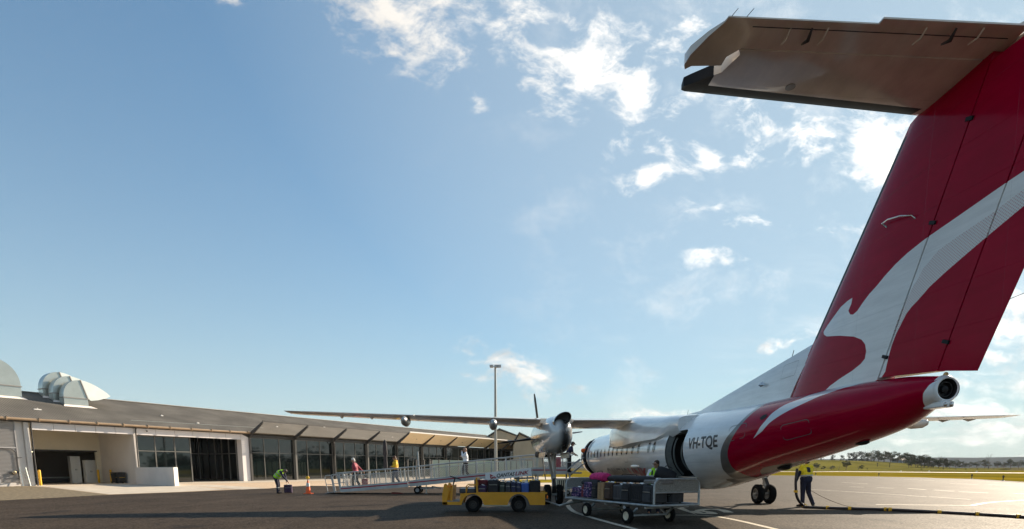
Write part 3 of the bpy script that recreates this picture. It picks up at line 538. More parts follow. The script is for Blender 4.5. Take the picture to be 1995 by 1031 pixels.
# ---------------------------------------------------------------- the airliner. Local frame: x = s (forward), y = l (to its left), z up
_d = ray(942, HORIZ); PSI = math.atan2(-_d[0], _d[1])
AX = np.array([-math.sin(PSI), math.cos(PSI), 0]); LX = np.array([-math.cos(PSI), -math.sin(PSI), 0])
AO = (ground(1078, 982.6)+ground(1486, 980.9))/2
GL = 4.212
plane = empty('airliner', tuple(AO), math.atan2(AX[1], AX[0]), 'white and red twin-propeller airliner with a tall T-tail and kangaroo emblem', 'aeroplane')
def tol(p): q = np.array(p)-AO; return np.array([q@AX, q@LX, q[2]])
_o = tol(CAM)
def lray(x, y): d = ray(x, y); return np.array([d@AX, d@LX, d[2]])
def on(x, y, s=None, l=None, z=None):
    d = lray(x, y); i, v = (0, s) if s is not None else (1, l) if l is not None else (2, z); return _o+d*(v-_o[i])/d[i]
def paint(name, col, rough=.22, coat=.6, var=.03, vs=1.5, panels=False, spec=.5):
    m = mat(name, col, rough, coat=coat, var=var, vscale=vs, spec=spec)
    if panels:
        t = m.node_tree; b = t.nodes['Principled BSDF']; tcn = nd(t, 'ShaderNodeTexCoord'); s_ = nd(t, 'ShaderNodeSeparateXYZ'); t.links.new(tcn.outputs['Object'], s_.inputs[0])
        h = None
        for ax_, per in ((0, 1.35), (2, .62)):
            f = mth(t, 'ABSOLUTE', mth(t, 'SUBTRACT', mth(t, 'FRACT', mth(t, 'DIVIDE', s_.outputs[ax_], per)), .5)); v = srange(t, f, 0, .006/per*.8)
            h = v if h is None else mth(t, 'MINIMUM', h, v)
        w1 = noise(t, tcn.outputs['Object'], 1.6, 3, .5)
        src = b.inputs['Base Color'].links[0].from_socket if b.inputs['Base Color'].links else None
        if src:
            dk = nd(t, 'ShaderNodeMix', data_type='RGBA', blend_type='MULTIPLY'); dk.inputs[0].default_value = 1.; t.links.new(src, dk.inputs[6]); cc_ = nd(t, 'ShaderNodeCombineXYZ'); gv = mth(t, 'MULTIPLY', srange(t, h, 0, 1, .84, 1.), srange(t, noise(t, mapv(t, tcn.outputs['Object'], scl=(.35, 1, 3)), 3.5, 7, .65), .3, .75, 1., .86))
            for i_ in range(3): t.links.new(gv, cc_.inputs[i_])
            t.links.new(cc_.outputs[0], dk.inputs[7]); t.links.new(dk.outputs[2], b.inputs['Base Color'])
        bn = nd(t, 'ShaderNodeBump'); bn.inputs['Strength'].default_value = .5; bn.inputs['Distance'].default_value = .012
        t.links.new(mth(t, 'ADD', mth(t, 'MULTIPLY', h, .25), mth(t, 'MULTIPLY', w1, .35)), bn.inputs['Height']); t.links.new(bn.outputs[0], b.inputs['Normal']); t.links.new(bn.outputs[0], b.inputs['Coat Normal'])
    return m
AW = paint('aircraft_white', (.80, .81, .80), .16, .45, panels=True)
AR = paint('aircraft_red', (.37, .001, .026), .13, .06, var=.06, panels=True, spec=.08)
AG = paint('aircraft_grey', (.16, .15, .14), .28, .4, panels=True)
AS = paint('swoosh_silver', (.62, .66, .68), .25, .4)
BOOT = mat('deice_boot', (.008, .008, .010), .55, var=.2, spec=.25)
BARE = mat('bare_metal', (.62, .60, .56), .16, metal=.9, var=.08, vscale=2)
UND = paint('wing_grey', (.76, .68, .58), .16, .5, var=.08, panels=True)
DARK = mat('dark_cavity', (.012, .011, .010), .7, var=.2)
FONTB = mat('marking_black', (.03, .035, .04), .35)
# sections: s, half width, top, bottom
SEC = [(13.9, .02, 1.98, 1.94), (13.7, .22, 2.12, 1.72), (13.2, .52, 2.36, 1.42), (12.4, .86, 2.66, 1.18), (11.4, 1.16, 3.02, 1.0), (10.3, 1.31, 3.17, .9), (9, 1.34, 3.2, .88), (4, 1.34, 3.2, .87), (0, 1.34, 3.12, .80), (-3, 1.34, 3.06, .70), (-5, 1.32, 3.06, .76),
       (-7, 1.22, 2.98, 1.05), (-9, 1.02, 2.94, 1.42), (-11, .74, 2.94, 1.75), (-12.5, .48, 2.88, 2.05), (-13.15, .30, 2.80, 2.33), (-13.40, .21, 2.755, 2.385)]
_s = np.array([a[0] for a in SEC]); _v = np.array([a[1:] for a in SEC])
def sec(s):
    s = min(13.9, max(-13.40, s)); i = int(np.clip(np.searchsorted(-_s, -s)-1, 0, len(SEC)-2)); h = _s[i]-_s[i+1]; t = (_s[i]-s)/h
    def sl(k):
        if k <= 0 or k >= len(SEC)-1: j = max(0, min(len(SEC)-2, k if k <= 0 else k-1)); return (_v[j+1]-_v[j])/(_s[j]-_s[j+1])
        d0 = (_v[k]-_v[k-1])/(_s[k-1]-_s[k]); d1 = (_v[k+1]-_v[k])/(_s[k]-_s[k+1]); return np.where(d0*d1 > 0, 2*d0*d1/(d0+d1+1e-12), 0)
    m0, m1 = sl(i)*h, sl(i+1)*h
    return _v[i]*(2*t**3-3*t**2+1)+m0*(t**3-2*t*t+t)+_v[i+1]*(-2*t**3+3*t*t)+m1*(t**3-t*t)
def fus(s, t, off=0., side=1):
    w_, zt, zb = sec(s); c, h = (zt+zb)/2, (zt-zb)/2; ct, st = math.cos(t), math.sin(t)
    n = np.array([ct/max(w_, .01), st/max(h, .01)]); n /= np.linalg.norm(n)
    return np.array([s, side*(w_*ct+n[0]*off), c+h*st+n[1]*off])
def hit(px, py):
    """where the line of sight through a pixel meets the fuselage: (s, t)"""
    d = lray(px, py); d /= np.linalg.norm(d); best = (9e9, None)
    k = 7.; prev = None
    while k < 40:
        p = _o+d*k; w_, zt, zb = sec(p[0]); c, h = (zt+zb)/2, (zt-zb)/2; f = math.hypot(p[1]/w_, (p[2]-c)/h)-1 if -13.40 <= p[0] <= 13.9 else 9.
        if f < best[0]: best = (f, p, c, h, w_)
        if f < 0: break
        k += .02
    f, p, c, h, w_ = best
    return (p[0], math.atan2((p[2]-c)/h, p[1]/w_))
TS = 1.25
def fus_half(side, regions, holes=()):
    dom = resample([(13.9, -math.pi/2), (-13.40, -math.pi/2), (-13.40, math.pi/2), (13.9, math.pi/2)], .25)
    pts = [(s, t) for s in np.arange(-13.5, 13.85, .16) for t in np.linspace(-math.pi/2, math.pi/2, 34)[1:-1]]
    v, F, MI = cdt(dom, regions+[(h, None) for h in holes], pts, (1, TS))
    me = bpy.data.meshes.new('f'); me.from_pydata([tuple(fus(s, t, 0, side)) for s, t in v], [], F); me.polygons.foreach_set('material_index', MI)
    bm = bmesh.new(); bm.from_mesh(me); bmesh.ops.remove_doubles(bm, verts=bm.verts, dist=1e-4); bmesh.ops.recalc_face_normals(bm, faces=bm.faces)
    f0 = max(bm.faces, key=lambda f: f.calc_area()); 
    if f0.normal.dot(f0.calc_center_median()-Vector((f0.calc_center_median().x, 0, 2))) < 0: bmesh.ops.reverse_faces(bm, faces=bm.faces)
    bm.to_mesh(me); bm.free(); return me
HP = lambda L: [hit(*p) for p in L]
redline = HP([(1515, 779), (1499, 784.5), (1478, 796), (1454.6, 816), (1438, 836), (1427.5, 853), (1420, 870), (1418, 884), (1419.5, 896), (1423.6, 905.5), (1431, 914), (1439, 919), (1454.6, 926), (1474, 930), (1490, 928)])
gryline = HP([(1508, 780), (1489, 787), (1468, 799), (1449, 816), (1430, 836), (1416, 853), (1407, 870), (1404, 886), (1405, 900), (1408, 913), (1415, 922), (1423.6, 929.5), (1435, 935), (1448, 940)])
redR = spline([(redline[0][0]-.6, math.pi/2)]+redline+[(redline[-1][0]-1.0, -1.25), (redline[-1][0]-2.2, -math.pi/2)], 4)+[(-13.40, -math.pi/2), (-13.40, math.pi/2)]
gryR = spline([(gryline[0][0]-.55, math.pi/2)]+gryline+[(gryline[-1][0]-.2, -1.2), (gryline[-1][0]-.9, -math.pi/2)], 4)+[(-13.40, -math.pi/2), (-13.40, math.pi/2)]
swA = HP([(1468.2, 854.7), (1475, 843), (1482, 832), (1492, 819), (1503, 806.6), (1516, 797), (1530, 789), (1545, 782.5), (1560, 777.5), (1572, 772), (1590, 766)])
swB = HP([(1690, 742), (1668, 750), (1640, 757.5), (1615, 766), (1595, 773), (1580.6, 779.5), (1560, 789), (1536, 801), (1512.8, 814), (1498, 826), (1485.7, 839.5), (1476, 848)])
swR = spline(swA, 3)+[(swA[-1][0]-.3, swA[-1][1]+.2)]+[(swB[0][0], swB[0][1]+.35)]+spline(swB, 3)
cone = HP([(1846, 733), (1828, 740.5), (1814, 749), (1806.7, 757.6), (1801, 766), (1799, 774.7), (1800, 783), (1802.5, 791.8), (1806.7, 799), (1815, 804)])
conR = [(cone[0][0]-.02, math.pi/2)]+spline(cone, 3)+[(cone[-1][0], -math.pi/2), (-13.40, -math.pi/2), (-13.40, math.pi/2)]
door = HP([(1347, 833.7), (1338.2, 851.2), (1333.4, 868.7), (1332.8, 886.1), (1336.3, 907.5), (1344, 923), (1352.5, 933), (1325, 934), (1306, 930), (1299.4, 907.5), (1295, 895.8), (1294, 880.3), (1299.4, 862.8), (1309, 845.4), (1318.8, 837.6), (1333, 835.6)])
# squared-up door outline from the traced corners: fore edge, aft edge, sill, head
dsa = np.mean([p[0] for p in door[1:6]]); dsf = np.mean([p[0] for p in door[9:14]]); dth = door[0][1]-.03; dtl = door[6][1]
def rrect(x0, x1, y0, y1, r, k=4, ry=None):
    ry = ry or r; o = []
    for cx_, cy_, a0 in ((x1-r, y1-ry, 0), (x0+r, y1-ry, 90), (x0+r, y0+ry, 180), (x1-r, y0+ry, 270)):
        for j in range(k+1): a = R(a0+90*j/k); o.append((cx_+r*math.cos(a), cy_+ry*math.sin(a)))
    return o
print('door s', round(float(dsa), 2), round(float(dsf), 2), 't', round(float(dtl), 2), round(float(dth), 2))
dhole = resample(rrect(dsa, dsf, dtl, dth, .18, 5, .12), .08)
regL = [(gryR, 1), (redR, 2), (swR, 3), (conR, 0)]
fm = fus_half(1, regL, [dhole]); finish(fm, 'fuselage', [AW, AG, AR, AS], plane, 180)
fm = fus_half(-1, regL); o = finish(fm, 'fuselage', [AW, AG, AR, AS], plane, 180)
# baggage door opening: jamb, dark hold, frame and ribs
q = MB(); n = len(dhole); a_ = [fus(s, t, .0) for s, t in dhole]; b_ = [fus(s, t, -.16) for s, t in dhole]; q.add(a_+b_, [(i, (i+1) % n, n+(i+1) % n, n+i) for i in range(n)])
q.build('door_jamb', mat('jamb_green', (.10, .105, .095), .5, var=.2, vscale=5), plane, 60)
q = MB(); c_ = [(s+(.35 if s > (dsa+dsf)/2 else -.35), .12, fus(s, t)[2]) for s, t in dhole]; q.add(b_+c_+[((dsa+dsf)/2, -.5, 1.9)], [(i, (i+1) % n, n+(i+1) % n, n+i) for i in range(n)]+[(n+i, n+(i+1) % n, 2*n) for i in range(n)])
q.build('baggage_hold', mat('hold_lining', (.03, .028, .026), .8, var=.4, vscale=3), plane, 60)
q = MB()
for j, ds in enumerate((.16, .34)):
    P_ = [fus(dsf+.0-ds*.0, t, -.05-ds) for t in np.linspace(dtl+.05, dth-.05, 14)]; q.tube([(p[0]-.02-ds*.4, p[1]*(1-ds*.25), p[2]) for p in P_], .03, 6)
q.build('door_frame_rib', mat('rib_green', (.13, .14, .13), .45), plane, 60)
q = MB(); P_ = [(dsf-.05, t) for t in np.linspace(dtl+.03, dth-.03, 14)]; k = len(P_)
q.add([fus(s, t, -.03) for s, t in P_]+[fus(s-.04, t, -.17)*np.array([1, 1, 1]) for s, t in P_], [(i, i+1, k+i+1, k+i) for i in range(k-1)]); q.build('sliding_door', mat('door_liner', (.12, .125, .118), .5, var=.25, vscale=4), plane, 60)
q = MB(); q.sphere((-5.2, .55, 1.75), .42, 12, sq=(1.2, .6, 1.3)); q.build('cargo_net', mat('red_net', (.10, .008, .01), .8, bump=.4, bscale=12), plane, 60)
q = MB(); q.box(((dsa+dsf)/2, fus(dsa, dtl)[1]-.1, fus(dsa, dtl)[2]+.01), (dsf-dsa+.1, .34, .03)); q.build('door_sill', GALV, plane)
# cabin windows (left and right), emergency exit and service door outlines
WG = mat('cabin_window', (.03, .035, .04), .08); WF = mat('window_frame', (.30, .31, .31), .35)
def fpatch(name, poly, m, off=.004, side=1, par=None, label=None, d=.06):
    P = resample(poly, d); x0, x1 = min(p[0] for p in P), max(p[0] for p in P); y0, y1 = min(p[1] for p in P), max(p[1] for p in P)
    v, F, _ = cdt(P, [], [(a, b) for a in np.arange(x0+d, x1, d*1.5) for b in np.arange(y0+d, y1, d*1.5) if inpoly(a, b, P)], (1, TS))
    return conform(name, v, F, lambda s, t: fus(s, t, off, side), m, par or plane, label)
def ztot(s, z): w_, zt, zb = sec(s); return math.asin(max(-1, min(1, (z-(zt+zb)/2)/((zt-zb)/2))))
wins = [8.1-.80*i for i in range(14)]+[-3.33, -2.75]
wins = [s for s in wins if not -2.4 < s < -2.0]
for side in (1, -1):
    for s in wins:
        t0, t1 = ztot(s, 1.93), ztot(s, 2.25)
        o = fpatch('window', rrect(s-.14, s+.14, t0-.03, t1+.03, .12, 4, .1), WF, .004, side); fpatch('pane', rrect(s-.11, s+.11, t0, t1, .09, 4, .08), WG, .007, side, o).parent = o
def outline(name, s0, s1, z0, z1, wd=.014, m=None, side=1, r=.1):
    P = rrect(s0, s1, ztot((s0+s1)/2, z0), ztot((s0+s1)/2, z1), r, 4); q = MB(); k = len(P); cs = (s0+s1)/2; ct = sum(p[1] for p in P)/k
    sh = lambda p: (cs+(p[0]-cs)*(1-wd/(s1-s0)*2), ct+(p[1]-ct)*(1-wd/(z1-z0)*2))
    q.add([fus(*p, .003, side) for p in P]+[fus(*sh(p), .003, side) for p in P], [(i, (i+1) % k, k+(i+1) % k, k+i) for i in range(k)]); return q.build(name, m or mat('seam_grey', (.12, .12, .12), .5), plane)
for side in (1, -1): outline('emergency_exit', .05, .65, 1.62, 2.5, side=side)
outline('service_panel', -9.1, -8.4, 2.05, 2.4); outline('service_panel', -11.1, -10.3, 2.0, 2.3)
# forward passenger door: dark patch on the uncut skin paints the shaded doorway
pd = rrect(9.0, 9.5, ztot(9.1, 1.12), ztot(9.1, 2.85), .12, 4); fpatch('passenger_door_shade', pd, DARK, .005)
q = MB(); pdr = resample(pd, .1); q.tube([fus(s, t, .02) for s, t in pdr]+[fus(*pdr[0], .02)], .035, 6); q.build('door_surround', BOOT, plane, 60)
q = MB(); P_ = [fus(s, t, .05) for s, t in [(8.62, t) for t in np.linspace(ztot(9, 1.1), ztot(9, 2.9), 12)]]; q.tube([p+np.array([0, .03*math.sin(i/11*math.pi)*1, 0]) for i, p in enumerate(P_)], [.02, .03, .04, .045, .05, .05, .05, .05, .045, .04, .03, .02], 8); q.build('open_door_edge', BOOT, plane, 60)
# cockpit windows
for side in (1, -1):
    for (a, b, c, d) in ((11.5, 12.1, 2.35, 2.68), (12.15, 12.6, 2.3, 2.52)): fpatch('cockpit_window', [(a, ztot(a, c)), (b, ztot(b, c-.05)), (b, ztot(b, d-.14)), (a, ztot(a, d))], WG, .005, side)
# writing on the fuselage
def ftext(name, body, s0, s1, z0, z1, m, off=.004, shear=0., bold=.0):
    v, F = text_geo(body, 1., shear, bold); xs = [p[0] for p in v]; ys = [p[1] for p in v]; a, b = min(xs), max(xs); c, d = min(ys), max(ys)
    if 'Q' in body: cc = 0.0; c = cc
    f = lambda x, y: fus(s0+(x-a)/(b-a)*(s1-s0), ztot(s0+(x-a)/(b-a)*(s1-s0), z0+(y-c)/(d-c)*(z1-z0)), off)
    return conform(name, v, F, f, m, plane)
ftext('registration', 'VH-TQE', hit(1341, 864)[0], hit(1398, 858)[0], 1.93, 2.22, FONTB, bold=.03)
LRED = mat('lettering_red', (.33, .008, .02), .35)
ftext('airline_name', 'QANTAS', hit(1184, 917)[0], hit(1222, 917)[0], 1.03, 1.40, FONTB, shear=.2, bold=.03)
ftext('airline_name', 'LINK', hit(1223, 917)[0], hit(1261, 917)[0], 1.03, 1.40, LRED, shear=.2, bold=.03)
q = MB(); q.sphere(fus(*hit(1237, 909)), .085, 16, sq=(7.5, .7, .9)); q.build('fairing_blister', AW, plane, 60)
for (px_, py_, r) in ((1488, 813, .085), (1437, 859.5, .10), (1610, 831, .07), (1440, 885.5, .03)):
    s, t = hit(px_, py_); fpatch('access_port', [(s+r*math.cos(a)*1.3, t+r*math.sin(a)) for a in np.linspace(0, 2*math.pi, 14)[:-1]], DARK if px_ == 1488 else AR, .006, d=.05)
# tail cone exhaust
q = MB(); q.lathe([(.152, .0), (.148, .01), (.142, .1), (0, .1)], (-13.42, 0, 2.57), (1, 0, 0), 28); q.lathe([(.1, .0), (.115, .0), (.115, .1), (.1, .1), (.1, .0)], (-13.38, 0, 2.57), (1, 0, 0), 24); q.lathe([(0, -.02), (.05, 0), (.06, .08)], (-13.38, 0, 2.57), (1, 0, 0), 16)
tx = q.build('apu_exhaust', DARK, plane, 50)
q = MB(); q.lathe([(.150, .02), (.155, -.02), (.172, -.025), (.198, .0), (.213, .04)], (-13.40, 0, 2.57), (1, 0, 0), 28); q.build('exhaust_lip', AW, plane, 50)
q = MB(); q.box((-13.28, 0, 2.345), (.36, .20, .09)); e = q.build('tail_light_housing', AW, plane, bev=.02)
for y in (-.045, .045): q = MB(); q.sphere((-13.46, y, 2.34), .03, 8); q.build('lens', BARE, e, 60)
q = MB(); q.sphere((-13.36, 0, 2.79), .035, 8); q.build('tail_beacon', mat('amber_lens', (.7, .5, .2), .1), plane, 60)
q = MB(); q.sphere((-9.0, .0, 1.43), .12, 10, sq=(2.4, 1, .7)); q.build('belly_antenna', BOOT, plane, 60); q = MB(); q.sphere((-11.6, 0, 1.87), .1, 10, sq=(2.2, .8, .6)); q.build('belly_bump', BOOT, plane, 60)

# ---- flying surfaces
def foil(x, th): x = max(0., min(1., x)); return 5*th*(.2969*math.sqrt(x)-.126*x-.3516*x*x+.2843*x**3-.1036*x**4)
def surf(name, dom, regions, le, te, mp, th, mats, parent, ds=.25, fr=(.004, .015, .035, .07, .12, .2, .32, .45, .6, .72, .84, .93), vr=None, label=None, minth=.006):
    """closed aerofoil solid over a planform; coords (c, v): c chordwise (x), v spanwise. le(v), te(v) chord limits; mp(c, v, t) -> 3d"""
    P = resample(dom, ds); vs_ = [p[1] for p in P]; pts = []
    for v in np.arange(min(vs_)+ds/2, max(vs_), ds):
        for f in fr:
            c = le(v)+(te(v)-le(v))*f
            if inpoly(c, v, P): pts.append((c, v))
    V, F, MI = cdt(P, regions, pts)
    T = [max(minth, foil(max(.011, (c-le(v))/(te(v)-le(v))), th(v))*abs(te(v)-le(v))) for c, v in V]
    n = len(V); vs3 = [mp(c, v, t) for (c, v), t in zip(V, T)]+[mp(c, v, -t) for (c, v), t in zip(V, T)]
    E = {}
    for f, m in zip(F, MI):
        for i in range(3): E.setdefault(frozenset((f[i], f[(i+1) % 3])), []).append((f[i], f[(i+1) % 3], m))
    F2 = list(F)+[tuple(i+n for i in f[::-1]) for f in F]; M2 = MI+MI
    for k, l in E.items():
        if len(l) == 1: a, b, m = l[0]; F2.append((b, a, a+n, b+n)); M2.append(m)
    q = MB(); q.v = [tuple(map(float, p)) for p in vs3]; q.f = F2; q.m = M2
    o = q.build(name, mats, parent, 32, weld=True); tag(o, label); return o
# vertical tail: c = s, v = z
p0, p1 = on(1545, 770, l=0), on(1783, 232, l=0); FLE = lambda z: p0[0]+(p1[0]-p0[0])*(z-p0[2])/(p1[2]-p0[2])
h0, h1 = on(1728, 735, l=.0), on(1955, 105, l=.0); FH = lambda z: h0[0]+(h1[0]-h0[0])*(z-h0[2])/(h1[2]-h0[2])
k0, k1 = on(1830, 725, l=.0), on(1995, 290, l=.0); FK = lambda z: k0[0]+(k1[0]-k0[0])*(z-k0[2])/(k1[2]-k0[2])
t0_, t1_ = on(1903, 725, l=0), on(1995, 521, l=0); FT = lambda z: t0_[0]+(t1_[0]-t0_[0])*(z-t0_[2])/(t1_[2]-t0_[2])
ZTOP = 6.86
fth = lambda z: .085
fz = lambda s, z: foil((s-FLE(z))/(FT(z)-FLE(z)), fth(z))*abs(FT(z)-FLE(z))
def finhit(px_, py_):
    l = .1
    for _ in range(6): p = on(px_, py_, l=l); l = max(.0, fz(p[0], p[2]))
    return (p[0], p[2])
kang = [(1660.6, 580.3), (1658.5, 592), (1652.7, 605.9), (1656.3, 612.8), (1661.7, 613.2), (1670.2, 605.9), (1680.9, 589.9), (1693.7, 572.8), (1706.5, 559), (1724.7, 536.8), (1745, 514.5), (1768, 493), (1800, 467.5), (1833, 444.4), (1844, 437), (1900, 398), (1958, 357.5), (1995, 333), (2060, 292), (2060, 360), (1995, 401), (1920, 463.4), (1888, 490.6), (1844, 528.6), (1811.6, 558.5), (1787, 586.7), (1776, 598), (1766, 611), (1755.6, 631.4), (1745, 652.8), (1737.4, 673), (1732, 692.3), (1727.8, 709.4), (1724.6, 724.4), (1717, 736), (1698, 746), (1668, 755), (1640, 762), (1604, 772), (1600, 768), (1608, 760.6), (1616.8, 752), (1636, 738), (1659.5, 723), (1676.6, 709.4), (1685, 699), (1687.6, 684), (1685.5, 671), (1678.7, 662), (1663.8, 656), (1636, 654.2), (1610.4, 655.6), (1605.2, 652), (1604.7, 646.4), (1612.6, 633.6), (1625.4, 615.5), (1638, 598.4), (1651, 586.7)]
dots = [(2060, 330), (1995, 368), (1931, 417), (1866, 460.7), (1828, 488), (1800, 522), (1781, 555), (1766, 583.5), (1755.6, 604.8), (1747, 626), (1738.5, 656), (1733, 679.5), (1732, 692.3), (1737.4, 673), (1745, 652.8), (1755.6, 631.4), (1766, 611), (1776, 598), (1787, 586.7), (1811.6, 558.5), (1844, 528.6), (1888, 490.6), (1920, 463.4), (1995, 401), (2060, 360)]
kang = [finhit(*p) for p in kang]; dots = [finhit(*p) for p in dots]
def dotmat():
    m = paint('halftone', (.5, .5, .5), .25, .5); t = m.node_tree; b = t.nodes['Principled BSDF']; tcn = nd(t, 'ShaderNodeTexCoord')
    mm = mapv(t, tcn.outputs['Object'], rot=(0, R(45), 0), scl=(34, 34, 34)); fr_ = vmt(t, 'SUBTRACT', vmt(t, 'FRACTION', mm), (.5, .5, .5)); s_ = nd(t, 'ShaderNodeSeparateXYZ'); t.links.new(fr_, s_.inputs[0])
    r2 = mth(t, 'ADD', mth(t, 'MULTIPLY', s_.outputs[0], s_.outputs[0]), mth(t, 'MULTIPLY', s_.outputs[2], s_.outputs[2])); mxn = nd(t, 'ShaderNodeMix', data_type='RGBA'); t.links.new(mth(t, 'GREATER_THAN', r2, .085), mxn.inputs[0])
    mxn.inputs[6].default_value = (.55, .36, .37, 1); mxn.inputs[7].default_value = (.68, .68, .66, 1); t.links.new(mxn.outputs[2], b.inputs['Base Color']); return m
DOT = dotmat(); mp_fin = lambda s, z, t: (s, t, z)
zb_ = 2.85; fmats = [AR, AW, DOT, BOOT]
bootp = [(FLE(z)+.2, z) for z in (4.02, 6.7)]+[(FLE(z)-.15, z) for z in (6.7, 4.02)]
G_ = .012
surf('fin', [(FLE(zb_), zb_), (FLE(ZTOP), ZTOP), (FH(ZTOP)+G_, ZTOP), (FH(zb_)+G_, zb_)], [(kang, 1), (dots, 2), (bootp, 3)], FLE, FT, mp_fin, fth, fmats, plane, .16, fr=(.004, .015, .035, .07, .12, .18, .26, .34, .42, .5))
zr0 = 2.95
surf('rudder', [(FH(zr0)-G_, zr0-.02), (FH(ZTOP-.1)-G_, ZTOP-.1), (FK(ZTOP-.1)+G_, ZTOP-.1), (FK(zr0)+G_, zr0-.1)], [(kang, 1), (dots, 2)], FLE, FT, mp_fin, fth, fmats[:3], plane, .2)
surf('trailing_rudder', [(FK(zr0)-G_, zr0-.1), (FK(ZTOP-.1)-G_, ZTOP-.1), (FT(ZTOP-.1), ZTOP-.1), (FT(2.75), 2.75)], [(kang, 1), (dots, 2)], FLE, FT, mp_fin, fth, fmats[:3], plane, .2)
for (a, b) in ((3.25, .12), (5.05, .15), (6.2, .2)):
    for F_ in (FH, FK):
        if F_ is FK and a > 4: continue
        q = MB(); q.box((F_(a), fz(F_(a), a), a), (.12, .05, .05), rot=(0, R(-20), 0)); q.build('hinge_bracket', BOOT, plane)
q = MB(); hpts = [finhit(*p) for p in ((1728, 443), (1724, 436), (1740, 428), (1765, 421), (1782, 420), (1783, 426))]
q.tube([(s, fz(s, z)+o_, z) for (s, z), o_ in zip(hpts, (.0, .05, .09, .09, .05, 0))], .012, 8); q.build('hf_antenna_rail', BARE, plane, 60)
for z in (3.6, 4.3): q = MB(); q.tube([(FT(z), 0, z), (FT(z)-.25, 0, z+.02)], .004, 5); q.build('static_wick', STEEL, plane)
# dorsal fin
dl = [on(*p, l=0) for p in ((1290, 819), (1330, 810), (1365, 801), (1385, 789), (1588, 669))]
DP = [(p[0], p[2]) for p in dl]; DP = DP+[(FLE(4.0)-.06, 4.0), (FLE(3.2)-.1, 3.2), (FLE(2.9)-.1, 2.8), (-5, 2.9), (-2, 2.95), (DP[0][0], 3.0)]
def dmap(s, z, t): return (s, t, z)
def dor():
    P = resample(DP, .25); pts = [(s, z) for s in np.arange(-10, 0, .25) for z in np.arange(2.9, 4.2, .15) if inpoly(s, z, P)]
    V, F, MI = cdt(P, [], pts); top = lambda s: np.interp(-s, [-p[0] for p in DP[:5]], [p[1] for p in DP[:5]])
    hw = lambda s, z: max(.0, min(.14, .015+.11*max(0, (top(s)-z))**.6)); n = len(V); q = MB()
    q.v = [(s, hw(s, z), z) for s, z in V]+[(s, -hw(s, z), z) for s, z in V]; q.f = list(F)+[tuple(i+n for i in f[::-1]) for f in F]; q.m = [0]*len(q.f); E = {}
    for f in F:
        for i in range(3): E.setdefault(frozenset((f[i], f[(i+1) % 3])), []).append((f[i], f[(i+1) % 3]))
    for l in E.values():
        if len(l) == 1: a, b = l[0]; q.f.append((b, a, a+n, b+n)); q.m.append(0)
    o = q.build('dorsal_fin', AW, plane, 40)
    q = MB(); P2 = rrect(-9.35, -8.75, 3.42, 3.72, .02, 1); k = len(P2); q.add([(s+(z-3.4)*-.3, hw(s, z)+.006, z) for s, z in P2]+[(s*.985-.135+(z-3.4)*-.3, hw(s, z)+.006, z*.97+.107) for s, z in P2], [(i, (i+1) % k, k+(i+1) % k, k+i) for i in range(k)]); q.build('access_panel', mat('seam_grey', (.12, .12, .12), .5), o)
    q = MB(); q.add([(-8.15, .13, 3.38), (-7.95, .1, 3.5), (-7.95, .13, 3.36), (-7.95, .2, 3.40)], [(0, 1, 2), (0, 3, 1), (2, 1, 3)]); q.build('air_scoop', BARE, o)
    q = MB(); q.tube([(-9.0, 0, 3.76), (-9.1, 0, 4.0)], .008, 5); q.build('whip_antenna', STEEL, o)
dor()
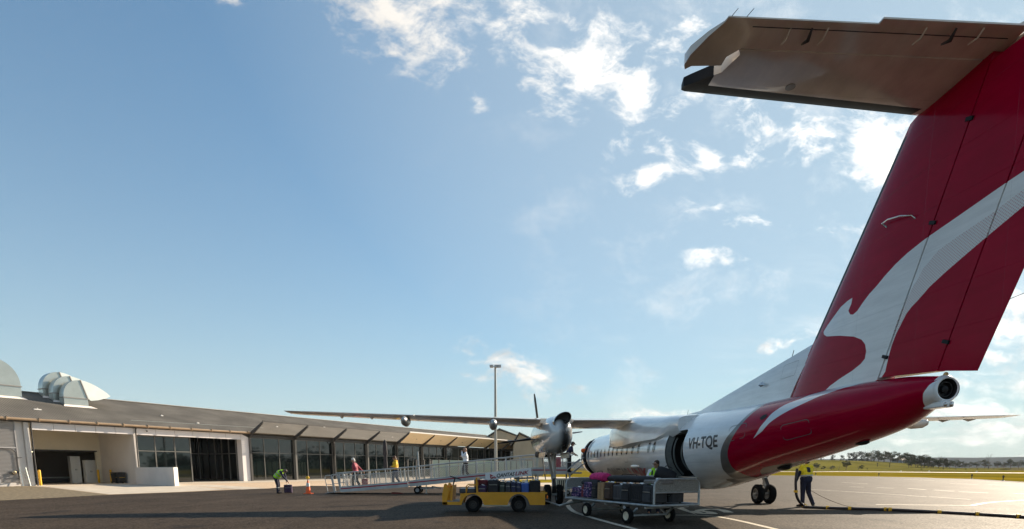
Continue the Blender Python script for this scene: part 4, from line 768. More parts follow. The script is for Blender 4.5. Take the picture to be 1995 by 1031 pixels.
# horizontal tail
ZS = 6.90
sp = lambda x, y: tuple(on(x, y, z=ZS-.06)[:2])
slr, slt = sp(1775, 229), sp(1325, 183); ter, tet = sp(1800, 52), sp(1415, 51)
hr, ht = sp(1800, 108), sp(1437, 104)
lin = lambda a, b: (lambda l: a[0]+(b[0]-a[0])*(abs(l)-a[1])/(b[1]-a[1]))
SLE = lin(slr, slt); STE = lambda l: (ter[0]+tet[0])/2; SH = lambda l: (hr[0]+ht[0])/2
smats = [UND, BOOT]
tipl = slt[1]; ht_l = ht[1]
for side in (1, -1):
    mp = lambda c, v, t, side=side: (c, v*side, ZS+t+(.0))
    th_ = lambda v: .105
    bt = [(SLE(v)-.24, v) for v in (0.2, tipl-.05)]+[(SLE(v)+.2, v) for v in (tipl-.05, .2)]
    a = sp(1388, 147); b = sp(1405, 140)
    tip_black = [(a[0]-.02, a[1]-.02), (a[0]-.02, tipl+.3), (SLE(tipl)+.3, tipl+.3), (SLE(a[1])+.2, a[1]-.02)]
    dom = [(SLE(0)+.0, 0), (SLE(tipl-.06), tipl-.06), (SLE(tipl)-.04, tipl), (slt[0]-.16, tipl+.01), (a[0], a[1]+.02), (b[0], b[1]), (SH(0)+.09, b[1]-.12), (SH(0)+G_, ht_l), (SH(0)+G_, 0)]
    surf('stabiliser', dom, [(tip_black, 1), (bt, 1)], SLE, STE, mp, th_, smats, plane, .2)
    hn = [sp(*p) for p in ((1415, 112), (1405, 127), (1347, 128), (1334, 134), (1333, 126), (1345, 108), (1380, 76), (1412, 52))]
    dom = [(SH(0)-G_, .02)]+[(SH(0)-G_, ht_l-.02)]+hn+[(STE(0), tet[1]), (STE(0), .02)]
    surf('elevator', dom, [], SLE, STE, mp, th_, smats[:1], plane, .2, minth=.008)
    tb = sp(1708, 60)[1]; q = MB(); q.box((STE(0)-.04, side*tb/2, ZS), (.1, tb, .02)); q.build('elevator_tab', UND, plane)
    for xx in (1571, 1530, 1602, 1847, 1790, 1900):
        l = sp(xx, 75)[1]; s = sp(xx, 68)[0]; big = xx in (1571, 1847)
        q = MB(); q.tube([(s+.16, l*side, ZS-.06), (s+.02, l*side, ZS-.11 if big else ZS-.085), (s-.07, l*side, ZS-.03)], [.012, .026 if big else .014, .012], 6); q.build('hinge_fairing', UND if not big else STEEL, plane, 60)
    q = MB(); q.bar((STE(0)+.09, .15*side, ZS-.038), (STE(0)+.09, ht_l*side, ZS-.036), .006, .008); q.build('tab_hinge_line', BOOT, plane)
    l_ = sp(1540, 167); q = MB(); q.lathe([(0, -.002), (.07, -.002), (.07, .004), (0, .004)], (l_[0], l_[1]*side, ZS-.082), (0, 0, 1), 16); q.build('landing_light', mat('lamp_glass_grey', (.2, .2, .2), .1), plane)
    for xx in (1418, 1448): s, l = sp(xx, 51)[:2]; q = MB(); q.tube([(s, l*side, ZS), (s-.17, l*side-.05, ZS+.015)], .004, 5); q.build('static_wick', STEEL, plane)
q = MB(); q.sphere((-13.2, 0, 6.98), .3, 14, sq=(3.2, .42, .36)); q.build('bullet_fairing', UND, plane, 60)
# wings
wt = on(552, 800, s=-.55); LT, ZWT = wt[1], wt[2]
print('wing tip', wt)
WLE = lambda l: 1.75 if abs(l) < GL else 1.75-(abs(l)-GL)/(LT-GL)*1.15
WTE = lambda l: -1.05 if abs(l) < GL else -1.05+(abs(l)-GL)/(LT-GL)*.55
ZW = lambda l: 3.13 if abs(l) < GL else 3.13+(abs(l)-GL)/(LT-GL)*(ZWT-3.13)
wth = lambda l: .16-.05*min(1, abs(l)/LT)
wmats = [UND, BOOT, AW]
for side in (1, -1):
    mp = lambda c, v, t, side=side: (c, v*side, ZW(v)+t*(1.0 if t > 0 else .75)-.02*(WLE(v)-c)*0)
    FL = lambda l: WTE(l)+(WLE(l)-WTE(l))*.24
    dom = [(WLE(0), 0), (WLE(GL), GL), (WLE(LT-.7), LT-.7), (WLE(LT)-.35, LT-.12), (WLE(LT)-.75, LT), (WTE(LT), LT), (WTE(LT-.6), LT-.6), (FL(LT-.6)+G_, LT-.6), (FL(GL)+G_, GL), (FL(0)+G_, 0)]
    bt = [(WLE(v)-.12, v) for v in (1.5, GL, LT-.8)]+[(WLE(v)+.3, v) for v in (LT-.8, GL, 1.5)]
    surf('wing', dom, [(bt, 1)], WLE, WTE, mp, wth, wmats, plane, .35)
    for nm, a, b in (('flap', 1.45, GL-.6), ('flap', GL+.6, 9.4), ('aileron', 9.45, LT-.62)):
        surf(nm, [(FL(a)-G_, a), (FL(b)-G_, b), (WTE(b), b), (WTE(a), a)], [], WLE, WTE, mp, wth, [UND if nm == 'flap' else AW], plane, .35, minth=.012)
    for l, r in ((6.55, .19), (9.75, .17)):
        z = ZW(l)-.22; q = MB(); q.tube([(WTE(l)+k_, l*side, z+dz) for k_, dz in ((-.5, .03), (-.42, 0), (-.2, -.02), (.3, -.02), (.9, .06), (1.3, .14))], [.02, .12*r/.19, r, r, r*.7, .02], 14); q.v = [(a_, (b_-l*side)*.78+l*side, c_) for a_, b_, c_ in q.v]; q.build('flap_track_fairing', mat('fairing_silver', (.42, .41, .39), .3, metal=.5) if side > 0 else UND, plane, 60)
    for l in (11.0, 12.1): z = ZW(l)-.12; q = MB(); q.tube([(WTE(l)-.1, l*side, z), (WTE(l)+.25, l*side, z-.02), (WTE(l)+.5, l*side, z+.04)], [.01, .05, .01], 8); q.build('aileron_hinge', UND, plane, 60)
    q = MB(); q.sphere((WLE(LT)-.45, (LT-.05)*side, ZW(LT)), .05, 8, sq=(2, 1, 1)); q.build('navigation_light', mat('nav_red' if side > 0 else 'nav_green', (.5, .02, .02) if side > 0 else (.02, .4, .1), .1), plane, 60)
# wing-to-body fairing
q = MB(); prof = []
ST = [(3.6, 1.25, 2.2, 3.18), (2.9, 1.40, 2.4, 3.28), (2.2, 1.50, 2.28, 3.36), (0, 1.55, 2.24, 3.38), (-1.0, 1.52, 2.30, 3.30), (-2.2, 1.40, 2.33, 3.18), (-3.4, 1.335, 2.34, 3.10), (-4.6, 1.29, 2.5, 3.02), (-5.2, 1.2, 2.6, 2.95)]
nr = 22; vs_ = []
for s, hw, z0, z1 in ST:
    for j in range(nr):
        if j in (0, nr-1): vs_.append((s, (1.12 if j == 0 else -1.12), z0-.16)); continue
        a = math.pi*(j-1)/(nr-3); c_, s_ = math.cos(a), math.sin(a); e = .38
        vs_.append((s, hw*math.copysign(abs(c_)**e, c_), z0+(z1-z0)*abs(s_)**.42))
q.add(vs_, [(i*nr+j, i*nr+j+1, (i+1)*nr+j+1, (i+1)*nr+j) for i in range(len(ST)-1) for j in range(nr-1)]+[tuple(range(nr)), tuple(range((len(ST)-1)*nr, len(ST)*nr))[::-1]])
q.build('wing_root_fairing', AW, plane, 50)
# engines, propellers, landing gear
NS = [(5.05, .34, 3.18, 2.5), (4.7, .47, 3.32, 2.28), (4.0, .56, 3.36, 2.12), (3.0, .63, 3.38, 2.0), (1.5, .65, 3.38, 1.94), (0, .60, 3.34, 1.90), (-1.0, .54, 3.28, 1.92), (-1.7, .45, 3.16, 2.0), (-2.15, .34, 3.0, 2.2), (-2.35, .12, 2.75, 2.5)]
NAC = paint('nacelle_white', (.62, .62, .60), .14, .8)
_t = NAC.node_tree; _b = _t.nodes['Principled BSDF']; _tc = nd(_t, 'ShaderNodeTexCoord'); _sx = nd(_t, 'ShaderNodeSeparateXYZ'); _t.links.new(_tc.outputs['Object'], _sx.inputs[0])
_y = mth(_t, 'ABSOLUTE', mth(_t, 'SUBTRACT', mth(_t, 'ABSOLUTE', mth(_t, 'ADD', _sx.outputs[1], mth(_t, 'MULTIPLY', noise(_t, _tc.outputs['Object'], 3), .08))), 4.12))
_k = mth(_t, 'MULTIPLY', srange(_t, _y, .30, .04), srange(_t, _sx.outputs[0], -.9, -1.7)); _m = nd(_t, 'ShaderNodeMix', data_type='RGBA'); _t.links.new(mth(_t, 'MULTIPLY', _k, .95), _m.inputs[0])
_m.inputs[6].default_value = (.62, .62, .60, 1); _m.inputs[7].default_value = (.012, .010, .009, 1); _t.links.new(_m.outputs[2], _b.inputs['Base Color'])
SOOT = mat('exhaust_soot', (.02, .018, .016), .6, var=.3, vscale=5); BLADE = mat('propeller_blade', (.02, .02, .022), .35); TYRE = mat('tyre', (.008, .008, .008), .85, spec=.15, var=.3, vscale=8, bump=.2, bscale=30); HUBM = mat('wheel_hub', (.30, .30, .29), .4, metal=.6)
GEARM = mat('gear_leg', (.50, .48, .44), .35, metal=.2, var=.1)
def wheel(parent, c, r, wd, ax='y', hubm=None, name='wheel'):
    v = {'y': (0, 1, 0), 'x': (1, 0, 0)}[ax] if isinstance(ax, str) else ax
    e = bpy.data.objects.new(name, None); COL.objects.link(e); e.parent = parent; e.location = c
    q = MB(); q.lathe([(r*.56, -wd*.42), (r*.72, -wd*.5), (r*.9, -wd*.46), (r*.985, -wd*.32), (r, 0), (r*.985, wd*.32), (r*.9, wd*.46), (r*.72, wd*.5), (r*.56, wd*.42), (r*.56, -wd*.42)], (0, 0, 0), v, 30); q.build('tyre', TYRE, e, 40)
    q = MB(); q.lathe([(0, -wd*.36), (r*.18, -wd*.36), (r*.2, -wd*.2), (r*.42, -wd*.22), (r*.5, -wd*.42), (r*.57, -wd*.42), (r*.57, wd*.42), (r*.5, wd*.42), (r*.42, wd*.22), (r*.2, wd*.2), (r*.18, wd*.36), (0, wd*.36)], (0, 0, 0), v, 24); q.build('rim', hubm or HUBM, e, 35); return e
def gear(gl_, side):
    q = MB(); q.tube([(0.05, gl_, 2.1), (0, gl_, .95)], .10, 12); q.tube([(0, gl_, .98), (0, gl_, .44)], .07, 12); q.build('gear_strut', GEARM, plane, 50)
    q = MB(); q.tube([(0, gl_-.42, .385), (0, gl_+.42, .385)], .05, 10); q.build('axle', GEARM, plane, 50)
    q = MB(); q.bar((-.08, gl_, 1.0), (-.32, gl_, .72), .12, .04); q.bar((-.32, gl_, .72), (-.08, gl_, .45), .12, .04); q.build('torque_link', STEEL, plane)
    q = MB(); q.tube([(-.75, gl_+.32*side, 2.05), (-.05, gl_+.05*side, 1.05)], .05, 8); q.build('drag_brace', GEARM, plane, 50)
    q = MB(); q.tube([(.05, gl_-.05, 2.1), (.9, gl_-.05, 2.1), (.05, gl_, 1.05)], .035, 8); q.build('side_brace', STEEL, plane, 50)
    for s in (-1, 1):
        q = MB(); q.add([(-1.1, gl_+s*.42, 1.98), (1.3, gl_+s*.42, 2.0), (1.2, gl_+s*.45, 1.80), (-.95, gl_+s*.45, 1.78)], [(0, 1, 2, 3)]); o = q.build('gear_door', AW, plane); md = o.modifiers.new('s', 'SOLIDIFY'); md.thickness = .02
        wheel(plane, (0, gl_+s*.235, .385), .385, .26)
for side in (1, -1):
    gl_ = GL*side; nn = 30; vs_ = []
    for s, hw, zt, zb in NS:
        for j in range(nn):
            a = 2*math.pi*j/nn; c_, s_ = math.cos(a), math.sin(a); vs_.append((s, gl_+hw*math.copysign(abs(c_)**.85, c_), (zt+zb)/2+(zt-zb)/2*math.copysign(abs(s_)**.85, s_)))
    q = MB(); fs = [(i*nn+j, i*nn+(j+1) % nn, (i+1)*nn+(j+1) % nn, (i+1)*nn+j) for i in range(len(NS)-1) for j in range(nn)]; q.add(vs_, fs+[tuple(range(nn))[::-1], tuple(range((len(NS)-1)*nn, len(NS)*nn))])
    for i_, f in enumerate(q.f):
        if len(f) == 4:
            c = np.mean([q.v[k] for k in f], axis=0)
            if c[0] > 1.2 and c[0] < 3.9: q.m[i_] = 1
    q.build('engine_nacelle', [NAC, BARE], plane, 40)
    # oval exhaust on top of the nacelle
    cx_, cz_ = gl_-.02*side, 3.06; q = MB(); k = 26; ro = R(-33)*side
    def ov(a, b, s, t): return (s, cx_+a*math.cos(t)*math.cos(ro)-b*math.sin(t)*math.sin(ro), cz_+a*math.cos(t)*math.sin(ro)+b*math.sin(t)*math.cos(ro))
    rings = [(.30, .15, -.2), (.33, .21, -1.0), (.35, .225, -2.15), (.33, .21, -2.2), (.30, .18, -1.95), (.01, .01, -1.9)]
    q.add([ov(a, b, s, 2*math.pi*j/k) for a, b, s in rings for j in range(k)], [(i*k+j, i*k+(j+1) % k, (i+1)*k+(j+1) % k, (i+1)*k+j) for i in range(len(rings)-1) for j in range(k)])
    for i_ in range(len(q.f)): q.m[i_] = 1 if i_ >= 3*k else 0
    q.build('exhaust_duct', [BARE, SOOT], plane, 40)
    q = MB(); q.box((3.4, gl_, 2.02), (1.6, .7, .3)); q.build('air_intake', DARK, plane, bev=.1)
    q = MB(); q.lathe([(.34, 0), (.33, .12), (.27, .34), (.15, .55), (0, .66)], (5.05, gl_, 2.84), (1, 0, 0), 24); sp_ = q.build('spinner', AW, plane, 60)
    for kk, a in enumerate((98, 188, 278, 8) if side > 0 else (60, 150, 240, 330)):
        q = MB(); ST_ = [(.15, .16, .10, 88), (.45, .22, .07, 86), (.9, .30, .045, 82), (1.4, .32, .03, 78), (1.8, .28, .02, 75), (2.05, .16, .012, 74)]; vs_ = []
        ca, sa = math.cos(R(a)), math.sin(R(a))
        for r, ch, th, tw in ST_:
            for jj in range(8):
                b = 2*math.pi*jj/8; u = ch/2*math.cos(b); t = th*math.sin(b); xs = t*math.cos(R(tw))+u*math.sin(R(tw)); tt = u*math.cos(R(tw))-t*math.sin(R(tw))
                vs_.append((5.3+xs, gl_+(-1)*(ca*r-sa*tt), 2.84+sa*r+ca*tt))
        q.add(vs_, [(i*8+j, i*8+(j+1) % 8, (i+1)*8+(j+1) % 8, (i+1)*8+j) for i in range(5) for j in range(8)]+[tuple(range(8))[::-1], tuple(range(40, 48))]); q.build('propeller_blade', BLADE, plane, 50)
    gear(gl_, side)
q = MB(); q.tube([(11.0, 0, 1.2), (10.9, 0, .35)], .06, 10); q.build('nose_gear_strut', GEARM, plane, 50)
for s in (-.2, .2): wheel(plane, (10.9, s, .27), .27, .17)
q = MB(); q.tube([(-2.6, 0, 3.06), (-2.75, 0, 3.35)], .006, 5); q.build('blade_antenna', STEEL, plane)
# ---------------------------------------------------------------- ground vehicles and luggage
def rbox(mb, c, sz, r=.04, k=3, mi=0, ax=2):
    """box with rounded vertical edges"""
    x, y, z = sz; P = rrect(-x/2, x/2, -y/2, y/2, min(r, x/2.1, y/2.1), k)
    return mb.prism(P, lambda a, b, t: (c[0]+a, c[1]+b, c[2]+t), -z/2, z/2, mi)
RUB = mat('black_rubber', (.015, .015, .015), .7)
CHROME = mat('chrome', (.7, .7, .7), .15, metal=1.)
def fabric(name, col, **k): return mat(name, col, k.get('rough', .75), var=k.get('var', .25), vscale=k.get('vs', 9), bump=.25, bscale=60)
BAGM = {'black': fabric('bag_black', (.016, .015, .017)), 'charcoal': fabric('bag_charcoal', (.035, .036, .04)), 'navy': fabric('bag_navy', (.018, .022, .06)), 'blue': mat('bag_blue', (.02, .09, .35), .4, var=.1),
        'maroon': mat('bag_maroon', (.16, .012, .02), .5, var=.2), 'purple': fabric('bag_purple', (.035, .015, .05)), 'brown': fabric('bag_brown', (.06, .032, .02)), 'grey': mat('bag_grey', (.16, .15, .14), .5, var=.2), 'pink': fabric('bag_pink', (.55, .02, .15)),
        'green': fabric('bag_green', (.03, .04, .03)), 'slate': mat('shell_slate', (.05, .055, .065), .35, var=.1)}
def floral():
    m = bpy.data.materials.new('bag_floral'); m.use_nodes = True; t = m.node_tree; b = t.nodes['Principled BSDF']; tcn = nd(t, 'ShaderNodeTexCoord'); v = nd(t, 'ShaderNodeTexVoronoi'); v.inputs['Scale'].default_value = 16; t.links.new(tcn.outputs['Object'], v.inputs['Vector'])
    k = mth(t, 'ADD', mth(t, 'MULTIPLY', v.outputs['Distance'], -.9), mth(t, 'MULTIPLY', noise(t, tcn.outputs['Object'], 14, 3), 1.3)); cr = nd(t, 'ShaderNodeValToRGB'); t.links.new(k, cr.inputs[0]); e = cr.color_ramp; e.interpolation = 'CONSTANT'
    e.elements[0].color = (.02, .012, .07, 1); e.elements[1].position = .30; e.elements[1].color = (.30, .11, .25, 1); n = e.elements.new(.42); n.color = (.45, .36, .42, 1); n = e.elements.new(.52); n.color = (.06, .03, .16, 1)
    t.links.new(cr.outputs[0], b.inputs['Base Color']); b.inputs['Roughness'].default_value = .6; return m
BAGM['floral'] = floral()
TAGM = mat('paper_tag', (.8, .8, .78), .6)
def bag(c, w_, d, h, col, rz, label, group, style='soft', name=None):
    """upright case; c = centre of its base"""
    kind = {'soft': 'suitcase', 'hard': 'suitcase', 'duffel': 'duffel_bag', 'box': 'cardboard_box'}[style]
    o = empty(name or kind, tuple(c), rz, label, {'suitcase': 'suitcase', 'duffel_bag': 'bag', 'cardboard_box': 'box'}[kind], group); m = BAGM[col]
    if style == 'duffel':
        q = MB(); q.tube([(-w_/2, 0, h*.5), (-w_*.47, 0, h*.5), (-w_*.3, 0, h*.5), (0, .01, h*.52), (w_*.3, 0, h*.5), (w_*.47, 0, h*.5), (w_/2, 0, h*.5)], [h*.2, h*.42, h*.5, h*.5, h*.5, h*.42, h*.2], 14)
        q.v = [(x, y*d/h, z) for x, y, z in q.v]; q.build('body', m, o, 50); q = MB(); q.tube([(-w_*.18, -.02, h*.95), (-w_*.15, -.02, h*1.15), (w_*.15, -.02, h*1.15), (w_*.18, -.02, h*.95)], .012, 6); q.build('handle', RUB, o, 60)
        q = MB(); q.tube([(-w_*.4, 0, h*.93), (0, .0, h*1.0), (w_*.4, 0, h*.93)], .008, 5); q.build('zip', GALV, o); return o
    q = MB(); rbox(q, (0, 0, h/2+.03), (w_, d, h), .05 if style == 'soft' else .06); b = q.build('body', m, o, 40); bevel(b, .02, 2)
    if style == 'soft':
        q = MB(); rbox(q, (0, -d/2-.015, h*.36), (w_*.8, .04, h*.5), .01); bevel(q.build('front_pocket', m, o, 40), .012)
        q = MB(); rbox(q, (0, -d/2-.012, h*.78), (w_*.76, .03, h*.18), .01); bevel(q.build('top_pocket', m, o, 40), .008)
        q = MB(); q.bar((-w_*.36, -d/2-.03, h*.70), (w_*.36, -d/2-.03, h*.70), .004, .008); q.build('zip', GALV, o)
    else:
        for j in range(5): x = -w_*.36+w_*.72*j/4; q = MB(); q.bar((x, -d/2-.004, .1), (x, -d/2-.004, h-.02), .02, .014); q.build('rib', m, o)
    q = MB(); q.tube([(-.09, 0, h+.03), (-.08, 0, h+.07), (.08, 0, h+.07), (.09, 0, h+.03)], .012, 6); q.build('handle', RUB if style == 'soft' else GALV, o, 60)
    for s in (-1, 1): q = MB(); q.tube([(s*w_*.36-.015, d*.3, .028), (s*w_*.36+.015, d*.3, .028)], .03, 10); q.build('caster', RUB, o, 50)
    q = MB(); q.box((w_*.1, -d*.2, h+.055), (.1, .06, .004), rot=(R(18), R(10), R(25))); q.build('luggage_tag', TAGM, o)
    return o
def carton(c, w_, d, h, rz, label, group):
    o = empty('cardboard_box', tuple(c), rz, label, 'box', group); m = mat('cardboard', (.36, .22, .11), .85, var=.12, vscale=6)
    q = MB(); q.box((0, 0, h/2), (w_, d, h)); bevel(q.build('body', m, o), .006); q = MB(); q.box((0, -.001, h*.5), (.05, d+.004, h+.004)); q.build('tape', mat('tape_brown', (.28, .17, .08), .3), o)
    for z in (.3, .45, .6): q = MB(); q.box((-w_*.12, -d/2-.003, h*z), (w_*.3, .002, .008)); q.build('printed_line', STEEL, o)
    return o
# ---- yellow tractor
TY = ground(965, 998.6)[1]+.35
pl = ground(1010, 999); pr = ground(920, 998)
tr = empty('baggage_tractor', (0, 0, 0), 0, 'yellow flat-bed electric tug with a steering wheel, loaded with suitcases', 'tug')
TN = TY-.35                                        # near side plane
def tp(x, y, k=0.): p = at(x, y, TN); return (p[0], TN+k, p[2])
tyel = mat('tug_yellow', (.66, .29, .002), .38, coat=.3, var=.08, vscale=3)
W_ = 1.15
x0, _, zb2 = tp(862, 984); x1 = tp(1062, 984)[0]; zt2 = tp(960, 961.5)[2]; zfl = tp(885, 978)[2]
xa, za = tp(921, 984)[0], .24; xb = tp(1010.5, 984)[0]
def arch(cx_, r, z): return [(cx_+r*math.cos(a), z+r*math.sin(a)) for a in np.linspace(math.pi, 0, 12)]
body = [(tp(895, 984)[0], zb2), (xa-.36, zb2)]+arch(xa, .33, zb2+.02)[1:-1]+[(xa+.36, zb2), (xb-.36, zb2)]+arch(xb, .33, zb2+.02)[1:-1]+[(xb+.36, zb2), (x1, zb2), (x1, zt2-.02), (x1+.06, zt2-.02), (x1+.06, zt2+.04), (tp(931, 961)[0], zt2+.04), (tp(928, 961)[0], zt2+.02), (tp(897, 961)[0], zt2+.0)]
for nm, y0 in (('side_panel', 0), ('side_panel', W_)):
    P = body; v, F, _ = cdt(P, [], []); q = MB(); n = len(v)
    q.add([(a, TN+y0-.02, b) for a, b in v]+[(a, TN+y0+.02, b) for a, b in v], list(F)+[tuple(i+n for i in f[::-1]) for f in F])
    for i in range(len(P)): a, b = P[i], P[(i+1) % len(P)]; q.add([(a[0], TN+y0-.02, a[1]), (b[0], TN+y0-.02, b[1]), (b[0], TN+y0+.02, b[1]), (a[0], TN+y0+.02, a[1])], [(0, 1, 2, 3)])
    q.build(nm, tyel, tr)
q = MB(); q.box(((tp(931, 961)[0]+x1)/2, TN+W_/2, zt2-.02), (x1-tp(931, 961)[0], W_-.05, .04)); q.build('load_bed', mat('bed_steel', (.2, .19, .18), .6, var=.2), tr)
q = MB(); q.box((x1-.02, TN+W_/2, (zb2+zt2)/2), (.04, W_-.05, zt2-zb2)); q.build('rear_panel', tyel, tr)
q = MB(); q.box((tp(897, 961)[0]+.01, TN+W_/2, (zfl+zt2)/2), (.03, W_-.04, zt2-zfl)); q.build('seat_box', tyel, tr)
q = MB(); q.box(((x0+tp(897, 984)[0])/2, TN+W_/2, zb2+.05), (tp(897, 984)[0]-x0, W_, .10)); q.build('front_deck', tyel, tr, bev=.01); q = MB(); q.box(((x0+tp(897, 984)[0])/2+.04, TN+W_/2, zb2+.115), (tp(897, 984)[0]-x0-.12, W_-.1, .02)); q.build('floor_mat', mat('deck_plate', (.30, .28, .25), .6), tr)
P = [tp(862, 984), tp(861, 966), tp(865, 944), tp(868, 942), tp(872, 945), tp(875, 956), tp(871, 976), tp(872, 984)]
for y0 in (0, W_-.06): q = MB(); q.prism([(p[0], p[2]) for p in P], lambda a, b, t: (a, TN+y0+t, b), 0, .06); q.build('dash_cheek', tyel, tr, bev=.008)
q = MB(); q.prism([(tp(862, 0)[0]-.0, zb2), (tp(861, 0)[0], tp(861, 966)[2]), (tp(865, 0)[0], tp(865, 946)[2]), (tp(867.5, 0)[0], tp(865, 946)[2]), (tp(864, 0)[0], zb2)], lambda a, b, t: (a, TN+.06+t, b), 0, W_-.12); q.build('front_shield', tyel, tr)
q = MB(); q.prism([(p[0], p[2]) for p in (tp(869, 977), tp(874, 957), tp(879, 957), tp(876, 979))], lambda a, b, t: (a, TN+.3+t, b), 0, .5); q.build('steering_console', tyel, tr)
for y0 in (.08, W_-.12): p = tp(870.5, 948.5); q = MB(); q.sphere((p[0]+.02, TN+y0-.04, p[2]), .045, 10); q.build('indicator_lamp', mat('orange_lens', (.9, .22, .01), .2), tr, 60)
a, b = tp(876, 957), tp(883, 933); q = MB(); q.tube([(a[0], TN+.5, a[2]), (b[0], TN+.5, b[2])], .022, 8); q.build('steering_column', RUB, tr, 60)
q = MB(); ths = np.linspace(0, 2*math.pi, 25); ctr = Vector((b[0]+.02, TN+.5, b[2]+.02)); q.tube([ctr+Vector((.17*math.cos(t), .17*math.sin(t), -.05*math.cos(t))) for t in ths], .014, 6); q.tube([ctr+Vector((-.16, 0, .04)), ctr+Vector((.16, 0, -.04))], .012, 6); q.build('steering_wheel', RUB, tr, 60)
a, b = tp(894, 961), tp(927, 952); q = MB(); rbox(q, ((a[0]+b[0])/2, TN+.55, a[2]+.07), (b[0]-a[0], .9, .14), .06); bevel(q.build('seat', mat('seat_vinyl', (.03, .035, .05), .35), tr, 50), .02)
a, b = tp(923, 952), tp(929, 935); q = MB(); rbox(q, ((a[0]+b[0])/2, TN+.55, (a[2]+b[2])/2), (.09, .9, b[2]-a[2]), .03); bevel(q.build('seat_back', MATS['seat_vinyl'], tr, 50), .015)
p0_, p1_ = tp(930, 962), tp(928, 932); q = MB()
q.bar((p0_[0], TN+.03, p0_[2]), (p1_[0], TN+.03, p1_[2]), .05, .06); q.bar((p0_[0], TN+W_-.03, p0_[2]), (p1_[0], TN+W_-.03, p1_[2]), .05, .06); q.bar((p1_[0], TN, p1_[2]), (p1_[0], TN+W_, p1_[2]), .05, .05); q.bar((p0_[0]-.02, TN, p0_[2]+.25), (p0_[0]-.02, TN+W_, p0_[2]+.25), .03, .2); q.build('back_frame', tyel, tr)
P = [tp(908, 962), tp(908, 948), tp(912, 944), tp(927, 944)]; q = MB(); q.tube([(p[0], TN+.05, p[2]) for p in P], .018, 8); P = [tp(909, 958), tp(910, 950), tp(914, 946.5), tp(927, 946.5)]; q.tube([(p[0], TN+.10, p[2]) for p in P], .014, 8); q.build('arm_rail', tyel, tr, 60)
for cx_ in (xa, xb):
    for y0 in (.13, W_-.13): wheel(tr, (cx_, TN+y0, .245), .245, .17, 'y', mat('tug_rim', (.03, .027, .024), .5, metal=.4))
    q = MB(); q.tube([(cx_, TN+.15, .245), (cx_, TN+W_-.15, .245)], .04, 8); q.build('axle', STEEL, tr, 60)
p = tp(1061, 969); q = MB(); q.sphere((x1+.07, TN+.06, p[2]), .04, 10, sq=(.7, 1, 1.5)); q.build('tail_lamp', MATS['orange_lens'], tr, 60)
q = MB(); q.box(((xa+xb)/2, TN+.3, zb2-.03), (.9, .12, .05)); q.build('battery_tray', GALV, tr); q = MB(); q.box((x1+.08, TN+W_/2, .36), (.16, .2, .12)); q.build('tow_hitch', STEEL, tr)
zl = zt2+.0
def bag_px(xl, xr, yt, yb_, Y, d, z0, col, label, group, style='soft', rz=0.):
    a = at(xl, yb_, Y); b = at(xr, yb_, Y); t = at((xl+xr)/2, yt, Y); return bag(((a[0]+b[0])/2, Y+d/2, z0), max(.12, b[0]-a[0]), d, max(.15, t[2]-z0-.05), col, rz, label, group, style)
TG = 'luggage on the yellow tug'
bag_px(930, 948, 945.5, 962, TN+.08, .5, zl, 'purple', 'small dark purple case on the tug right behind the seat frame', TG)
bag_px(950, 972, 934.5, 962, TN+.08, .55, zl, 'black', 'large bulging black suitcase standing on the tug', TG)
bag_px(973, 984, 937.5, 962, TN+.08, .6, zl, 'green', 'narrow dark green-grey case right of the large black one on the tug', TG)
bag_px(984.5, 995, 938.5, 962, TN+.10, .55, zl, 'charcoal', 'narrow charcoal case near the middle of the tug', TG)
bag_px(995.5, 1005, 939, 962, TN+.06, .5, zl, 'navy', 'narrow navy case left of its navy neighbour on the tug', TG)
bag_px(1005, 1015, 940.5, 962, TN+.08, .6, zl, 'navy', 'narrow navy case touching the bright blue one on the tug', TG)
bag_px(1015.5, 1031, 940.5, 961, TN+.06, .5, zl, 'blue', 'bright blue hard suitcase on the tug', TG, 'hard')
bag_px(1032, 1053, 935.5, 962, TN+.04, .7, zl, 'black', 'squared black case at the rear end of the tug', TG, 'hard')
bag_px(930, 950, 934, 962, TN+.66, .35, zl, 'maroon', 'maroon case standing behind the purple one on the tug', TG, 'hard')
bag_px(955, 975, 936, 962, TN+.7, .35, zl, 'charcoal', 'charcoal case in the far row behind the large black one', TG)
bag_px(985, 1012, 937, 962, TN+.72, .35, zl, 'slate', 'slate hard case in the far row at the tug middle', TG, 'hard')
bag_px(1012, 1034, 938, 962, TN+.72, .35, zl, 'grey', 'grey case in the far row behind the blue suitcase', TG, 'hard')
# ---- baggage cart
cz = .5
cN, cL, cR = ground(1274, 984, cz), ground(1100, 968, cz), ground(1363, 980, cz)
ex = (cR-cN); wd_ = np.linalg.norm(ex[:2]); ey = (cL-cN); ln_ = np.linalg.norm(ey[:2]); ey = ey/ln_; ex = np.array([ey[1], -ey[0], 0]); wd_ = 1.5
cart = empty('baggage_cart', (cN[0], cN[1], 0), math.atan2(ex[1], ex[0]), 'open galvanised baggage cart piled with suitcases beside the aircraft', 'baggage cart')
print('cart', cN, cL, cR, 'len', ln_, wd_)
CG = mat('cart_galvanised', (.36, .38, .38), .45, metal=.5, var=.25, vscale=4); CHK = mat('tread_plate', (.27, .27, .245), .6, metal=.3, var=.45, vscale=60, bump=.8, bscale=60)
q = MB(); q.box((wd_/2, ln_/2, cz-.04), (wd_-.06, ln_-.06, .03)); q.build('deck', mat('deck_ply', (.12, .11, .10), .8, var=.2), cart)
q = MB(); rr = rrect(0, wd_, 0, ln_, .1, 4); q.tube([(a, b, cz-.03) for a, b in rr]+[(*rr[0], cz-.03)], .034, 8); q.build('deck_rim', CG, cart, 60)
for j in range(5): q = MB(); q.box((wd_/2, .4+j*(ln_-.8)/4, cz-.09), (wd_-.1, .06, .06)); q.build('cross_beam', CG, cart)
